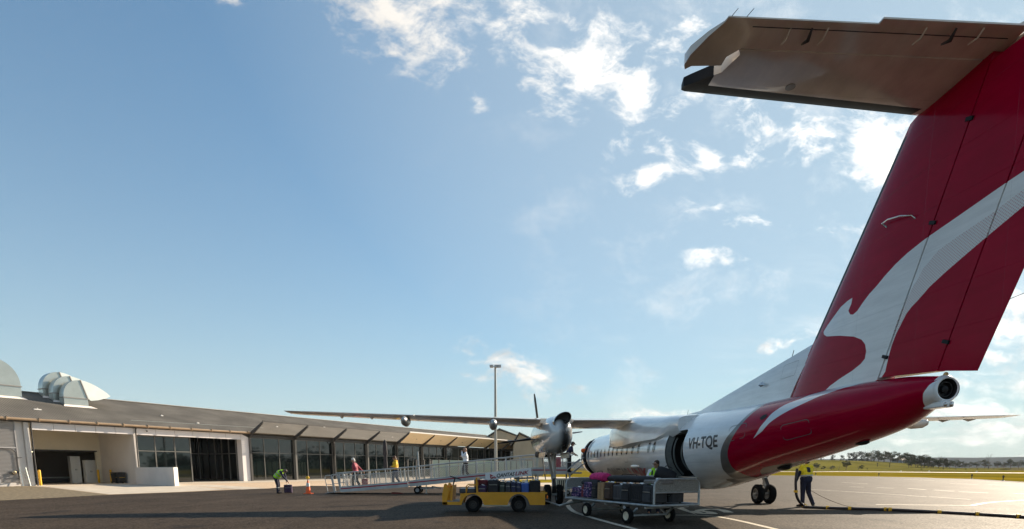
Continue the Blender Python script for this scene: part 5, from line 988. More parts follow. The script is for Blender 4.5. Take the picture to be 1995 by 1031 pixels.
def cart_end(y, h):
    q = MB(); k = [(0.03, cz), (.03, cz+h-.18), (.05, cz+h-.08), (.14, cz+h-.01), (.2, cz+h), (wd_-.2, cz+h), (wd_-.14, cz+h-.01), (wd_-.05, cz+h-.08), (wd_-.03, cz+h-.18), (wd_-.03, cz)]
    q.tube([(a, y, b) for a, b in k], .03, 8); q.build('end_frame', CG, cart, 60)
    z1 = cz+h*.47; P = [(.05, z1)]+[(a*1.0, b) for a, b in k[1:-1]]+[(wd_-.05, z1)]; q = MB(); q.prism(P, lambda a, b, t: (a, y+t, b), -.01, .01); q.build('end_panel', CHK, cart)
    q = MB(); q.tube([(.03, y, z1), (wd_-.03, y, z1)], .022, 8); q.build('end_rail', CG, cart, 60)
cart_end(.04, .62); cart_end(ln_-.04, .58)
for (px_, py_) in ((1222, 1020.5), (1143, 1006)):
    p = ground(px_, py_); loc = np.array([(p-cN)@ex, (p-cN)@ey]); 
    for k_, xx in enumerate((loc[0], loc[0]+1.34)):
        wheel(cart, (xx, loc[1], .20), .20, .13, 'x', mat('cream_rim', (.62, .55, .42), .4)); 
        q = MB(); q.bar((xx+(.1 if k_ == 0 else -.1), loc[1]-.25, cz-.1), (xx+(.1 if k_ == 0 else -.1), loc[1], .2), .05, .05); q.bar((xx+(.1 if k_ == 0 else -.1), loc[1]+.3, cz-.1), (xx+(.1 if k_ == 0 else -.1), loc[1], .2), .05, .05); q.build('wheel_bracket', CG, cart)
    q = MB(); q.tube([(loc[0]+.05, loc[1], .2), (loc[0]+1.29, loc[1], .2)], .028, 8); q.build('axle', CG, cart, 60)
# coupling towards the tug
tip_ = ground(1062, 976, .34); tl = np.array([(tip_-cN)@ex, (tip_-cN)@ey, .34]); mid = ground(1090, 985, .22); ml = np.array([(mid-cN)@ex, (mid-cN)@ey, .22])
q = MB(); q.tube([(wd_/2-.3, ln_-.2, cz-.1), tuple(ml)], .03, 8); q.tube([(wd_/2+.3, ln_-.2, cz-.1), tuple(ml)], .03, 8); q.tube([tuple(ml), tuple(tl)], .025, 8); q.build('tow_bar', CG, cart, 60)
CGP = 'luggage on the galvanised cart'
def cbag(v0, v1, u, d, h, col, label, style='soft', z=cz, lean=0.):
    """case on the cart between v0..v1 along its length, u in from the near side"""
    w_ = abs(v1-v0); c = cN+ey*((v0+v1)/2)+ex*(u+d/2); rz = math.atan2(-ey[1], -ey[0])
    o = bag((c[0], c[1], z), w_*.97, d, h, col, rz, label, CGP, style); o.rotation_euler.x = lean; return o
def vof(px_): 
    # where the line of sight through the column px_ crosses the near side of the deck
    d = ray(px_, 950); a = np.array([[d[0], -ey[0]], [d[1], -ey[1]]]); t = np.linalg.solve(a, (cN+ex*.08)[:2]); return t[1]
V = vof
cbag(V(1131), V(1112), .1, .3, .28, 'floral', 'short floral suitcase at the far left end of the cart')
cbag(V(1136), V(1131.5), .12, .4, .38, 'maroon', 'thin maroon case between the two floral suitcases')
cbag(V(1151.5), V(1136.5), .08, .4, .46, 'floral', 'tall floral suitcase with white straps beside the thin maroon case')
cbag(V(1162.5), V(1152), .1, .5, .46, 'black', 'narrow black suitcase left of the cardboard box')
c_ = cN+ey*(V(1169)+0)+ex*.32; carton((c_[0], c_[1], cz), abs(V(1163)-V(1174.5)), .45, .49, math.atan2(-ey[1], -ey[0]), 'upright brown cardboard box on the cart', CGP)
cbag(V(1189), V(1175), .12, .45, .46, 'brown', 'dark brown suitcase right of the cardboard box')
cbag(V(1208), V(1190.5), .12, .45, .41, 'slate', 'slate hard-shell suitcase in the middle of the cart', 'hard')
cbag(V(1227), V(1209), .1, .5, .45, 'black', 'black suitcase right of the slate hard-shell one')
cbag(V(1250), V(1228), .08, .5, .45, 'black', 'broad black suitcase third from the near end of the cart', 'hard')
cbag(V(1271), V(1251), .08, .5, .43, 'charcoal', 'large charcoal suitcase beside the end panel of the cart')
cbag(1.4, .75, .85, .35, .42, 'black', 'black case deep behind the end panel of the cart'); cbag(1.9, 1.45, .9, .4, .40, 'grey', 'small grey case seen under the end panel of the cart', 'hard')
cbag(3.6, 3.0, .8, .4, .42, 'navy', 'navy suitcase in the far row of the cart'); cbag(2.9, 2.2, .8, .4, .42, 'charcoal', 'charcoal suitcase in the far row of the cart'); cbag(.65, .15, .7, .4, .30, 'charcoal', 'low dark case on the open end of the cart deck')
cbag(V(1160), V(1128), .1, .4, .22, 'black', 'black soft bag lying over the floral suitcases', 'duffel', cz+.36)
cbag(V(1166), V(1138), .2, .40, .27, 'pink', 'bright pink bag on top of the pile', 'duffel', cz+.50)
cbag(V(1246), V(1160), .35, .36, .20, 'black', 'very long black sports bag lying across the pile', 'duffel', cz+.50)
cbag(V(1280), V(1244), .2, .45, .10, 'grey', 'flat grey case lying on the broad black suitcases', 'hard', cz+.47)

# ---------------------------------------------------------------- boarding ramp
RS = ground(634, 962.5); RE_ = AO+AX*9.15+LX*1.5; RE_[2] = 0
rdir = (RE_-RS); RL = np.linalg.norm(rdir); rdir /= RL; rang = math.atan2(rdir[1], rdir[0])
ramp = empty('boarding_ramp', tuple(RS), rang, 'long white passenger ramp with mesh sides rising to the aircraft door', 'ramp')
RWt = mat('ramp_white', (.46, .47, .46), .45, metal=.2, var=.12, vscale=2); RRD = mat('ramp_red', (.36, .01, .03), .4); RG = mat('ramp_grey', (.30, .30, .30), .5, metal=.3, var=.15); WIRE = mat('mesh_wire', (.46, .45, .42), .45, metal=.4)
def rx(px_): p = at(px_, 940, RS[1]); d = ray(px_, 940); a = np.array([[d[0], -rdir[0]], [d[1], -rdir[1]]]); return np.linalg.solve(a, RS[:2])[1]
def rz_(px_, py_): u = rx(px_); p = RS+rdir*u; d = ray(px_, py_); k = p[1]/d[1]; return CAMH+d[2]*k
RW = 1.5
uA, uB, uC, uD, uE = rx(664), rx(795), rx(945), rx(1037), rx(1104)
zb_pts = [(0, .02), (uA, rz_(664, 957)), (uB, rz_(795, 946.5)), (uC, rz_(945, 933)), (uD, rz_(1037, 922)), (uE, rz_(1104, 922))]
zdeck = lambda u: float(np.interp(u, [a for a, b in zb_pts], [b for a, b in zb_pts]))+.04
print('ramp', RL, [(round(float(a), 2), round(float(b), 2)) for a, b in zb_pts])
for (a, b) in ((.0, uA), (uA, uB), (uB, uD), (uD, uE)):
    q = MB(); q.add([(a, 0, zdeck(a)), (b, 0, zdeck(b)), (b, RW, zdeck(b)), (a, RW, zdeck(a)), (a, 0, zdeck(a)-.04), (b, 0, zdeck(b)-.04), (b, RW, zdeck(b)-.04), (a, RW, zdeck(a)-.04)], [(0, 1, 2, 3), (7, 6, 5, 4), (0, 4, 5, 1), (1, 5, 6, 2), (2, 6, 7, 3), (3, 7, 4, 0)]); q.build('deck_plate', RG, ramp)
for (a, b, h) in ((uA, uB, .30), (uB+.1, uD, .34), (uD, uE, .38)):
    for y in (-.04, RW+.04):
        q = MB(); q.bar((a, y, zdeck(a)+h/2-.1), (b, y, zdeck(b)+h/2-.1), .06, h); q.build('side_beam', RWt, ramp)
        q = MB(); q.bar((a, y-.035, zdeck(a)+h/2-.06), (b-.03, y-.035, zdeck(b)+h/2-.06), .012, .06); q.build('red_stripe', RRD, ramp)
hr_ = .86
for y in (-.02, RW+.02):
    for (a, b) in ((rx(655), uB), (uB, uD), (uD, uE)):
        q = MB(); q.tube([(a, y, zdeck(a)+hr_+.1), (b, y, zdeck(b)+hr_+.1)], .03, 8); q.build('handrail', RWt, ramp, 60)
        q = MB(); q.tube([(a, y, zdeck(a)+hr_-.08), (b, y, zdeck(b)+hr_-.08)], .016, 6); q.build('mid_rail', RWt, ramp, 60)
    n = 15
    for i in range(n+1):
        u = rx(664)+(uE-rx(664))*i/n; q = MB(); q.bar((u-.06, y, zdeck(u)+hr_+.08), (u, y, zdeck(u)+.0), .045, .045, upv=(1, 0, 0)); q.build('post', RWt, ramp)
        if i % 2 == 0: q = MB(); q.bar((u+.13, y, zdeck(u+.13)+hr_), (u+.19, y, zdeck(u+.2)), .04, .04, upv=(1, 0, 0)); q.build('post', RWt, ramp)
        if i < n:
            u1 = u+(uE-rx(664))/n; q = MB(); h0_, h1_ = .14, hr_-.1
            for s in (1, -1):
                k = -h1_
                while k < (u1-u):
                    # diagonal wires clipped to the bay
                    a0 = max(0, k); a1 = min(u1-u, k+(h1_-h0_)*1.25)
                    if a1 > a0+.02:
                        za_, zb3 = h0_+(a0-k)/1.25, h0_+(a1-k)/1.25
                        if s < 0: xa_, xb_ = u1-a0, u1-a1
                        else: xa_, xb_ = u+a0, u+a1
                        q.bar((xa_, y, zdeck(xa_)+min(za_, h1_)), (xb_, y, zdeck(xb_)+min(zb3, h1_)), .011, .009)
                    k += .115
            q.build('mesh_panel', WIRE, ramp)
# entry hoops
for px_ in (634, 646, 658):
    u = rx(px_)
    for y in (0, RW): 
        q = MB(); z_ = zdeck(u); q.tube([(u+.12, y, z_), (u-.02, y, z_+.82), (u+.03, y, z_+.92), (u+.12, y, z_+.94), (u+.3, y, z_+.94), (u+.36, y, z_+.86), (u+.48, y, z_+.0)], .022, 8); q.tube([(u+.03, y, z_+.45), (u+.42, y, z_+.45)], .015, 6); q.build('entry_hoop', RWt, ramp, 60)
# undercarriage
for px_ in (812, 1010):
    u = rx(px_)
    for y in (.15, RW-.15): e_ = wheel(ramp, (u, y, .19), .19, .12, 'y', RG); q = MB(); q.bar((u, y, .2), (u+.0, y, zdeck(u)-.1), .09, .12, upv=(1, 0, 0)); q.build('caster_fork', RG, ramp)
    q = MB(); q.bar((u-.2, RW/2, zdeck(u)-.25), (u+.9, RW/2, zdeck(u)-.22), RW*.8, .08); q.build('undercarriage', RG, ramp)
    q = MB(); q.tube([(u+.5, .1, zdeck(u)), (u+.5, .1, .05)], .035, 8); q.lathe([(0, 0), (.1, 0), (.08, .03), (0, .03)], (u+.5, .1, .0), (0, 0, 1), 12); q.build('jack_leg', GALV, ramp, 60)
q = MB(); q.tube([(rx(840), .3, .38), (rx(858), .3, .30)], .04, 8); q.build('tow_handle', GALV, ramp, 60)
q = MB(); u = rx(817); q.bar((u, .02, zdeck(u)+.2), (u-.05, .02, zdeck(u)+1.75), .07, .07, upv=(1, 0, 0)); q.build('mast', RWt, ramp)
for px_ in (806, 812, 818, 823): u = rx(px_); q = MB(); q.tube([(u, -.1, zdeck(u)+.3), (u-.03, -.1, zdeck(u)+.95)], .02, 6); q.build('gate_bar', RWt, ramp, 60)
for (a, b) in ((1048, 1046), (1110, 1108)):
    u = rx(a); q = MB()
    for y in (.05, RW-.05): q.bar((u, y, 0.02), (u, y, zdeck(u)), .08, .08, upv=(1, 0, 0))
    q.bar((u, .05, zdeck(u)*.5), (u-.9, .05, .08), .05, .05); q.build('support_leg', RWt, ramp)
# name board on the ramp side
sa, sb = rx(945.5), rx(1036); zA0, zA1 = rz_(945.5, 936.5), rz_(945.5, 921.5); zB0, zB1 = rz_(1036, 927), rz_(1034, 911.5)
q = MB(); q.add([(sa, -.12, zA0), (sb, -.12, zB0), (sb-.05, -.12, zB1), (sa, -.12, zA1), (sa, -.08, zA0), (sb, -.08, zB0), (sb-.05, -.08, zB1), (sa, -.08, zA1)], [(0, 1, 2, 3), (7, 6, 5, 4), (0, 4, 5, 1), (1, 5, 6, 2), (2, 6, 7, 3), (3, 7, 4, 0)])
sign = q.build('name_board', mat('board_white', (.80, .80, .78), .4), ramp)
def bmap(fx, fy): return np.array([sa+(sb-sa)*fx, -.125, (zA0+(zB0-zA0)*fx)*(1-fy)+(zA1+(zB1-zA1)*fx)*fy])
def btext(body, f0, f1, m, b=.03):
    v, F = text_geo(body, 1., .2, b); xs = [p[0] for p in v]; ys = [p[1] for p in v]; a, b2, d = min(xs), max(xs), max(ys)
    conform('lettering', v, F, lambda x, y: bmap(f0+(x-a)/(b2-a)*(f1-f0), .26+y/d*.46), m, sign)
btext('QANTAS', .245, .63, FONTB, .03); btext('LINK', .64, .93, LRED, .03)
conform('emblem', [(.105, .22), (.25, .22), (.10, .80)], [(0, 1, 2)], bmap, LRED, sign)
conform('emblem', [(.125, .30), (.16, .42), (.20, .26), (.17, .5), (.13, .45)], [(0, 1, 3), (1, 2, 3), (0, 3, 4)], lambda a, b: bmap(a, b)+np.array([0, -.003, 0]), MATS['board_white'], sign)
# head platform against the aircraft with sloping hand rails
uF = rx(1133)
q = MB(); q.box(((uE+uF)/2, RW/2, zdeck(uE)-.03), (uF-uE, RW+.1, .08)); q.build('head_platform', RG, ramp)
for y in (-.02, RW): q = MB(); q.tube([(uE, y, zdeck(uE)+.95), (uF-.5, y, zdeck(uE)+.95)], .028, 8); q.tube([(uE, y, zdeck(uE)+.55), (uF-.5, y, zdeck(uE)+.55)], .02, 8); q.build('handrail', RWt, ramp, 60)
for (x1_, y1_, x2_, y2_, dy) in ((1102, 917, 1140, 889, 0), (1106, 926, 1140, 901, .0), (1112, 927, 1139, 903, .3), (1098, 922, 1134, 894, .9)):
    a = rx(x1_); b = rx(x2_); q = MB(); q.tube([(a, dy, rz_(x1_, y1_)), (b, dy, rz_(x2_, y2_))], .03, 8); q.build('door_rail', RG if dy else RWt, ramp, 60)
q = MB(); q.box((rx(1093), RW+.1, zdeck(uE)+.5), (.34, .2, .75)); q.build('red_locker', RRD, ramp, bev=.02)
q = MB(); u = rx(1046); q.box((u, .0, zdeck(u)+.5), (.16, .1, 1.0)); q.build('cream_post', mat('cream_paint', (.62, .58, .45), .5), ramp)
# orange marker balls by the door
for (x_, y_, lb, col) in ((1136, 878, 'left of the two orange marker balls by the passenger door', 'o'), (1143.5, 876, 'right of the two orange marker balls by the passenger door', 'o'), (1151, 879.5, 'pale pink balloon beside the orange balls at the passenger door', 'p')):
    p = at(x_, y_, RE_[1]-.15); o = empty('marker_ball', tuple(p), 0, lb, 'ball', 'balls tied up beside the passenger door'); q = MB(); q.sphere((0, 0, 0), .12, 16); q.build('ball', mat('ball_orange', (.85, .13, .01), .35) if col == 'o' else mat('ball_pink', (.75, .42, .38), .4), o, 60); q = MB(); q.tube([(0, 0, -.12), (.01, 0, -.35)], .008, 5); q.build('cord', RUB, o)
# slatted heater unit below the ramp head
p = at(1096, 945, RE_[1]-1.5); o = empty('ground_unit', (p[0], p[1], 0), .1, 'cream slatted ground unit on small wheels under the ramp head', 'ground unit')
q = MB(); rbox(q, (0, 0, .55), (.75, .6, .62), .08); q.build('casing', mat('cream_paint', (.62, .58, .45), .5), o, 50)
for j in range(6): q = MB(); q.box((-.28+j*.11, -.31, .55), (.05, .03, .42)); q.build('slat', MATS['cream_paint'], o)
q = MB(); q.box((0, -.302, .55), (.66, .01, .44)); q.build('grille_back', DARK, o)
for s in (-.25, .25): wheel(o, (s, -.2, .12), .12, .08, 'y', RG)

# ---------------------------------------------------------------- small ground things
p = ground(601, 962.2); o = empty('traffic_cone', tuple(p), 0, 'orange traffic cone with a yellow lamp on top', 'traffic cone'); ORG = mat('cone_orange', (.85, .12, .01), .45)
q = MB(); rbox(q, (0, 0, .02), (.42, .42, .04), .05); q.build('base', ORG, o, 50); q = MB(); q.lathe([(.15, .03), (.035, .72), (0, .73)], (0, 0, 0), (0, 0, 1), 20); q.build('cone', ORG, o, 50); q = MB(); q.lathe([(.103, .40), (.071, .60)], (0, 0, 0), (0, 0, 1), 20); q.v = [(x*1.04, y*1.04, z) for x, y, z in q.v]; q.build('reflective_band', mat('reflective', (.6, .6, .58), .4), o, 60)
q = MB(); q.tube([(0, 0, .72), (0, 0, .79)], .03, 8); q.build('lamp_neck', RRD, o, 60); q = MB(); q.tube([(0, -.04, .88), (0, .04, .88)], .085, 16); q.build('lamp', mat('amber_lamp', (.9, .5, .01), .2), o, 60)
p = ground(562, 961); bag((p[0], p[1], 0), .42, .26, .44, 'purple', .25, 'dark violet carry-on case the bending worker is reaching for', None)
p = ground(775, 962); o = empty('wheel_chock', (p[0], p[1], 0), .1, 'low dark red chock board lying under the ramp', 'chock'); q = MB(); q.add([(-.35, -.12, 0), (.35, -.12, 0), (.35, .12, 0), (-.35, .12, 0), (-.33, -.1, .09), (.12, -.1, .07), (.12, .1, .07), (-.33, .1, .09)], [(3, 2, 1, 0), (4, 5, 6, 7), (0, 1, 5, 4), (1, 2, 6, 5), (2, 3, 7, 6), (3, 0, 4, 7)]); q.build('board', mat('dark_red', (.16, .02, .01), .7), o)
# fuel hose
HR = mat('hose_rubber', (.018, .012, .014), .45, var=.2)
hp = [ground(x, y, .05) for x, y in ((1576, 987.5), (1588, 988.5), (1612, 989.6), (1660, 991), (1720, 992.5), (1780, 995.2), (1840, 998.3), (1900, 1001.5), (1960, 1005), (2030, 1009.5), (2120, 1014))]
FY = ground(1565, 988)[1]
up_ = [at(1553, 913, FY-.1), at(1550.5, 935, FY-.12), at(1550.5, 952, FY-.12), at(1552, 966, FY-.12), at(1557, 977, FY-.1), at(1566, 985, FY-.05)]
path_ = spline([tuple(p) for p in up_]+[tuple(ground(1572, 988, .05))]+[tuple(p) for p in hp[1:]], 5)
ho = empty('fuel_hose', tuple(path_[0]), 0, 'black fuel hose with yellow collars trailing across the apron from the worker', 'hose'); rel = [tuple(np.array(p)-np.array(path_[0])) for p in path_]
q = MB(); q.tube(rel, .045, 10); q.build('hose', HR, ho, 60)
for (x_, y_) in ((1612, 989.5), (1655, 990.9), (1725, 992.6), (1734, 993), (1830, 997.8), (1904, 1001.7), (1984, 1006.5)):
    p = ground(x_, y_, .05)-np.array(path_[0]); q = MB(); q.tube([p-np.array([.04, -.02, 0]), p+np.array([.04, -.02, 0])], .07, 12); q.build('collar', YEL, ho, 60)
p = at(1550.5, 957.5, FY-.12)-np.array(path_[0]); q = MB(); q.tube([p-np.array([0, 0, .04]), p+np.array([0, 0, .04])], .07, 12); q.build('collar', YEL, ho, 60)
p = at(1568, 986, FY-.05)-np.array(path_[0]); q = MB(); q.tube([p-np.array([.04, 0, -.03]), p+np.array([.04, 0, -.03])], .075, 12); q.build('collar', YEL, ho, 60)
q = MB(); cp = [at(1580, 956, FY), at(1600, 967, FY-.2), at(1630, 980, FY-.5)]; cp[2][2] = max(.1, cp[2][2]); cp += [ground(1665, 989, .01), ground(1720, 991, .01)]
q.tube(spline([tuple(p) for p in cp], 4), .008, 5); o = q.build('bonding_cable', mat('cable_brown', (.12, .05, .03), .6)); tag(o, 'thin brown bonding cable sagging from the fueller to the ground', 'cable')
# apron edge lights
for i, (x_, y_) in enumerate(((1589, 926.2), (1712, 928.0), (1893, 932.8), (1954, 937.2))):
    p = ground(x_, y_); o = empty('edge_light', tuple(p), 0, ('edge light just right of the fueller', 'edge light in the middle of the grass strip', 'edge light second from the right on the grass verge', 'edge light furthest right on the grass verge')[i], 'edge light', 'apron edge lights')
    h = .55+.02*i; q = MB(); q.tube([(0, 0, 0), (0, 0, h*.6)], .05, 8); q.build('stem', STEEL, o, 60); q = MB(); q.lathe([(.08, 0), (.1, .05), (.09, .2), (.0, .26)], (0, 0, h*.6), (0, 0, 1), 12); q.build('lens', BLK, o, 60); q = MB(); q.lathe([(0, 0), (.16, 0), (.16, .05), (0, .05)], (0, 0, 0), (0, 0, 1), 12); q.build('base', CABW, o, 60)
# ---------------------------------------------------------------- people
def caps_mesh(caps):
    """caps: (p0, p1, r0, r1) tapered capsules, or ('e', centre, radii, rot) ellipsoids"""
    q = MB()
    for c in caps:
        if c[0] == 'e':
            k = MB(); k.sphere((0, 0, 0), 1., 14); M = Euler(c[3]).to_matrix() if len(c) > 3 else Matrix.Identity(3)
            q.add([tuple(Vector(c[1])+M@Vector((v[0]*c[2][0], v[1]*c[2][1], v[2]*c[2][2]))) for v in k.v], k.f); continue
        p0, p1, r0, r1 = Vector(c[0]), Vector(c[1]), c[2], c[3]; d = (p1-p0); L_ = max(d.length, 1e-4); d = d/L_; pts = []; rs = []
        for a in (90, 60, 30): pts.append(p0-d*r0*math.sin(R(a))); rs.append(max(.0008, r0*math.cos(R(a))))
        pts += [p0, p1]; rs += [r0, r1]
        for a in (30, 60, 90): pts.append(p1+d*r1*math.sin(R(a))); rs.append(max(.0008, r1*math.cos(R(a))))
        q.tube(pts, rs, 12)
    return q
def organic(name, caps, m, parent, vox=.012, smooth=2):
    q = caps_mesh(caps); o = q.build(name, m, None, 180); a = o.modifiers.new('r', 'REMESH'); a.mode = 'VOXEL'; a.voxel_size = vox; a.use_smooth_shade = True
    if smooth: b = o.modifiers.new('s', 'SMOOTH'); b.iterations = smooth; b.factor = .5
    dg = bpy.context.evaluated_depsgraph_get(); me = bpy.data.meshes.new_from_object(o.evaluated_get(dg)); old = o.data; o.modifiers.clear(); o.data = me; bpy.data.meshes.remove(old); me.name = name
    for p in me.polygons: p.use_smooth = True
    if not me.materials: me.materials.append(m)
    o.parent = parent; return o
SKIN = mat('skin', (.42, .22, .14), .55, var=.06, vscale=20)
def person(label, base, rz, J, top, trous, shoes=None, hairc=(.03, .018, .01), sleeve='long', group=None, extra=None, bald=False, scale=.9):
    o = empty('person', tuple(base), rz, label, 'person', group); o.scale = (scale,)*3
    g = lambda k: Vector(J[k]); pel, ch, nk, hd = g('pelvis'), g('chest'), g('neck'), g('head')
    up = (hd-nk).normalized(); spine = (ch-pel).normalized(); fw_ = Vector(J.get('face', (0, 1, 0))).normalized(); rt_ = fw_.cross(up).normalized(); fh = up.cross(rt_).normalized()
    srt = (g('shR')-g('shL')).normalized()
    body = [(pel-srt*.07, pel+srt*.07, .125, .125), (pel, ch, .13, .145), (ch-srt*.08, ch+srt*.08, .12, .12), (ch+spine*.12, nk, .08, .055), (nk, hd-up*.05, .052, .055),
            ('e', hd+fh*-.01, (.078, .098, .115), Matrix((rt_, fh, up)).transposed().to_euler()), (hd-up*.06+fh*.035, hd-up*.085+fh*.06, .05, .03), (hd+fh*.095-up*.01, hd+fh*.108-up*.03, .012, .014)]
    for s in ('L', 'R'):
        k = -1 if s == 'L' else 1
        sh, el, ha = g('sh'+s), g('el'+s), g('ha'+s); hp_, kn, an = g('hip'+s), g('kn'+s), g('an'+s)
        body += [('e', hd+rt_*.08*k-up*.01, (.014, .022, .032), Matrix((rt_, fh, up)).transposed().to_euler()), (ch+srt*.1*k+spine*.1, sh, .06, .058), (sh, el, .050, .040), (el, ha, .040, .026)]
        hv = (ha-el).normalized(); pn = hv.cross(Vector((0, 0, 1)) if abs(hv.z) < .9 else fw_).normalized(); q_ = hv.cross(pn).normalized(); cu = Vector(J.get('curl'+s, q_))
        body += [(ha, ha+hv*.07, .026, .034)]
        for i, (ln, of) in enumerate(((.062, -.027), (.072, -.009), (.066, .009), (.052, .026))):
            a = ha+hv*.085+pn*of; b = a+hv*ln*.5+cu*.012; c = b+hv*ln*.3+cu*.03; body += [(a, b, .0105, .0095), (b, c, .0095, .008)]
        a = ha+hv*.03-pn*.03; body += [(a, a+hv*.035-pn*.022+cu*.01, .012, .011), (a+hv*.035-pn*.022+cu*.01, a+hv*.062-pn*.02+cu*.025, .011, .009)]
        body += [(pel+srt*.06*k, hp_, .11, .10), (hp_, kn, .088, .06), (kn, an, .058, .038), (an, an+Vector(J['foot'+s])*.6, .045, .035)]
    b = organic('body', body, SKIN, o, .0115)
    # clothes
    tp_ = [(pel-srt*.08+spine*.05, pel+srt*.08+spine*.05, .142, .142), (pel+spine*.05, ch, .145, .163), (ch-srt*.1, ch+srt*.1, .135, .135), (ch+spine*.1, nk-up*.01, .095, .068)]
    tr_ = [(pel-srt*.07, pel+srt*.07, .142, .142), (pel, pel+spine*.08, .14, .135)]
    for s in ('L', 'R'):
        k = -1 if s == 'L' else 1; sh, el, ha = g('sh'+s), g('el'+s), g('ha'+s); hp_, kn, an = g('hip'+s), g('kn'+s), g('an'+s)
        e1_ = el if sleeve == 'long' else sh+(el-sh)*.85
        tp_ += [(ch+srt*.1*k+spine*.1, sh, .075, .073), (sh, e1_, .067, .056)]
        if sleeve == 'long': tp_ += [(el, ha-(ha-el)*.04, .056, .042)]
        tr_ += [(hp_, kn, .108, .082), (kn, an+Vector((0, 0, .01)), .080, .066)]
        ft = Vector(J['foot'+s]); organic('shoe', [(an-Vector((0, 0, .02))-ft*.15, an-Vector((0, 0, .02))+ft*.35, .052, .05), (an-Vector((0, 0, .035))-ft*.2, an-Vector((0, 0, .04))+ft*1.0, .042, .036)], shoes or mat('shoe_black', (.012, .011, .010), .4), o, .012)
    organic('shirt', tp_, top, o, .014); organic('trousers', tr_, trous, o, .014)
    if not bald:
        rot = Matrix((rt_, fh, up)).transposed().to_euler()
        hair = [('e', hd-fh*.025+up*.035, (.088, .098, .098), rot), ('e', hd-fh*.055-up*.03, (.078, .062, .085), rot)]
        if J.get('longhair'): hair += [('e', hd-fh*.06-up*.09, (.085, .06, .09), rot), ('e', hd+up*.03+fh*-.01, (.098, .108, .10), rot)]
        organic('hair', hair, mat('hair_%02d%02d' % (int(hairc[0]*99), int(hairc[1]*99)), hairc, .6, bump=.4, bscale=90), o, .011)
    for k in (-1, 1):
        q = MB(); q.sphere(hd+fh*.083+rt_*.031*k+up*.012, .0105, 8); q.build('eye', mat('eye_dark', (.02, .015, .012), .2), o, 60)
    if extra: extra(o, J, (hd, rt_, fh, up, pel, ch, nk, srt, spine))
    return o
STAND = dict(pelvis=(0, 0, .93), chest=(0, .01, 1.27), neck=(0, 0, 1.47), head=(0, .02, 1.63), shL=(-.18, 0, 1.41), shR=(.18, 0, 1.41), elL=(-.23, -.03, 1.13), elR=(.23, -.03, 1.13), haL=(-.23, .04, .88), haR=(.23, .04, .88),
             hipL=(-.09, 0, .9), hipR=(.09, 0, .9), knL=(-.1, .02, .49), knR=(.1, .02, .49), anL=(-.1, 0, .08), anR=(.1, 0, .08), footL=(-.02, .17, 0), footR=(.02, .17, 0))
def P_(**k): d = dict(STAND); d.update(k); return d
NAVY = mat('navy_cloth', (.012, .014, .035), .85, var=.2, bump=.2, bscale=14); HIV = mat('hivis_lime', (.42, .80, .02), .6, var=.05); HIY = mat('hivis_yellow', (.80, .62, .01), .7, var=.08, bump=.3, bscale=10); REFL = mat('reflective_tape', (.45, .45, .43), .35)
DKT = mat('dark_trousers', (.018, .017, .02), .85, var=.2, bump=.2, bscale=14)
WALK = dict(anL=(-.09, .17, .09), knL=(-.1, .17, .50), anR=(.09, -.20, .12), knR=(.1, .0, .49), footL=(0, .17, .02), footR=(0, .15, -.06), hipL=(-.09, .02, .9), hipR=(.09, -.02, .9))
def vest(o, J, f, m=HIV):
    hd, rt_, fh, up, pel, ch, nk, srt, sp = f
    organic('hivis_vest', [(pel-srt*.07+sp*.06, pel+srt*.07+sp*.06, .16, .16), (pel+sp*.06, ch, .162, .178), (ch-srt*.09, ch+srt*.09, .15, .15), (ch+sp*.08+srt*.06, ch+sp*.17+srt*.08, .10, .075), (ch+sp*.08-srt*.06, ch+sp*.17-srt*.08, .10, .075)], m, o, .015)
    for k in (.02, .20): 
        c = pel+(ch-pel)*(.35+k*3); q = MB(); q.lathe([(.188, -.022), (.190, 0), (.188, .022)], (0, 0, 0), sp, 26); q.v = [tuple(Vector(v)*1+srt*(Vector(v).dot(srt))*.32+c) for v in q.v]; q.build('reflective_band', REFL, o, 60)
# 1 the stooping ground worker
pf = ground(541.5, 961.6)
def e1(o, J, f):
    vest(o, J, f)
    for s in ('L', 'R'): 
        kn, an = Vector(J['kn'+s]), Vector(J['an'+s]); c = kn+(an-kn)*.35; q = MB(); q.lathe([(.083, -.025), (.085, 0), (.083, .025)], c, (an-kn), 16); q.build('leg_band', REFL, o, 60)
person('man in lime vest and navy work clothes bending over a carry-on case', pf, R(-95), P_(pelvis=(0, -.05, .93), chest=(0, .20, 1.18), neck=(0, .38, 1.29), head=(0, .50, 1.27), face=(0, .45, -.9), shL=(-.17, .33, 1.24), shR=(.17, .33, 1.24), elL=(-.16, .43, .98), elR=(.17, .48, .96), haL=(-.1, .50, .74), haR=(.08, .66, .70),
    hipL=(-.09, -.04, .9), hipR=(.09, -.04, .9), knL=(-.1, .03, .49), knR=(.1, .06, .49), anL=(-.1, -.03, .08), anR=(.1, .05, .08)), mat('navy_shirt', (.014, .016, .045), .8), NAVY, hairc=(.09, .06, .045), extra=e1, scale=.96)
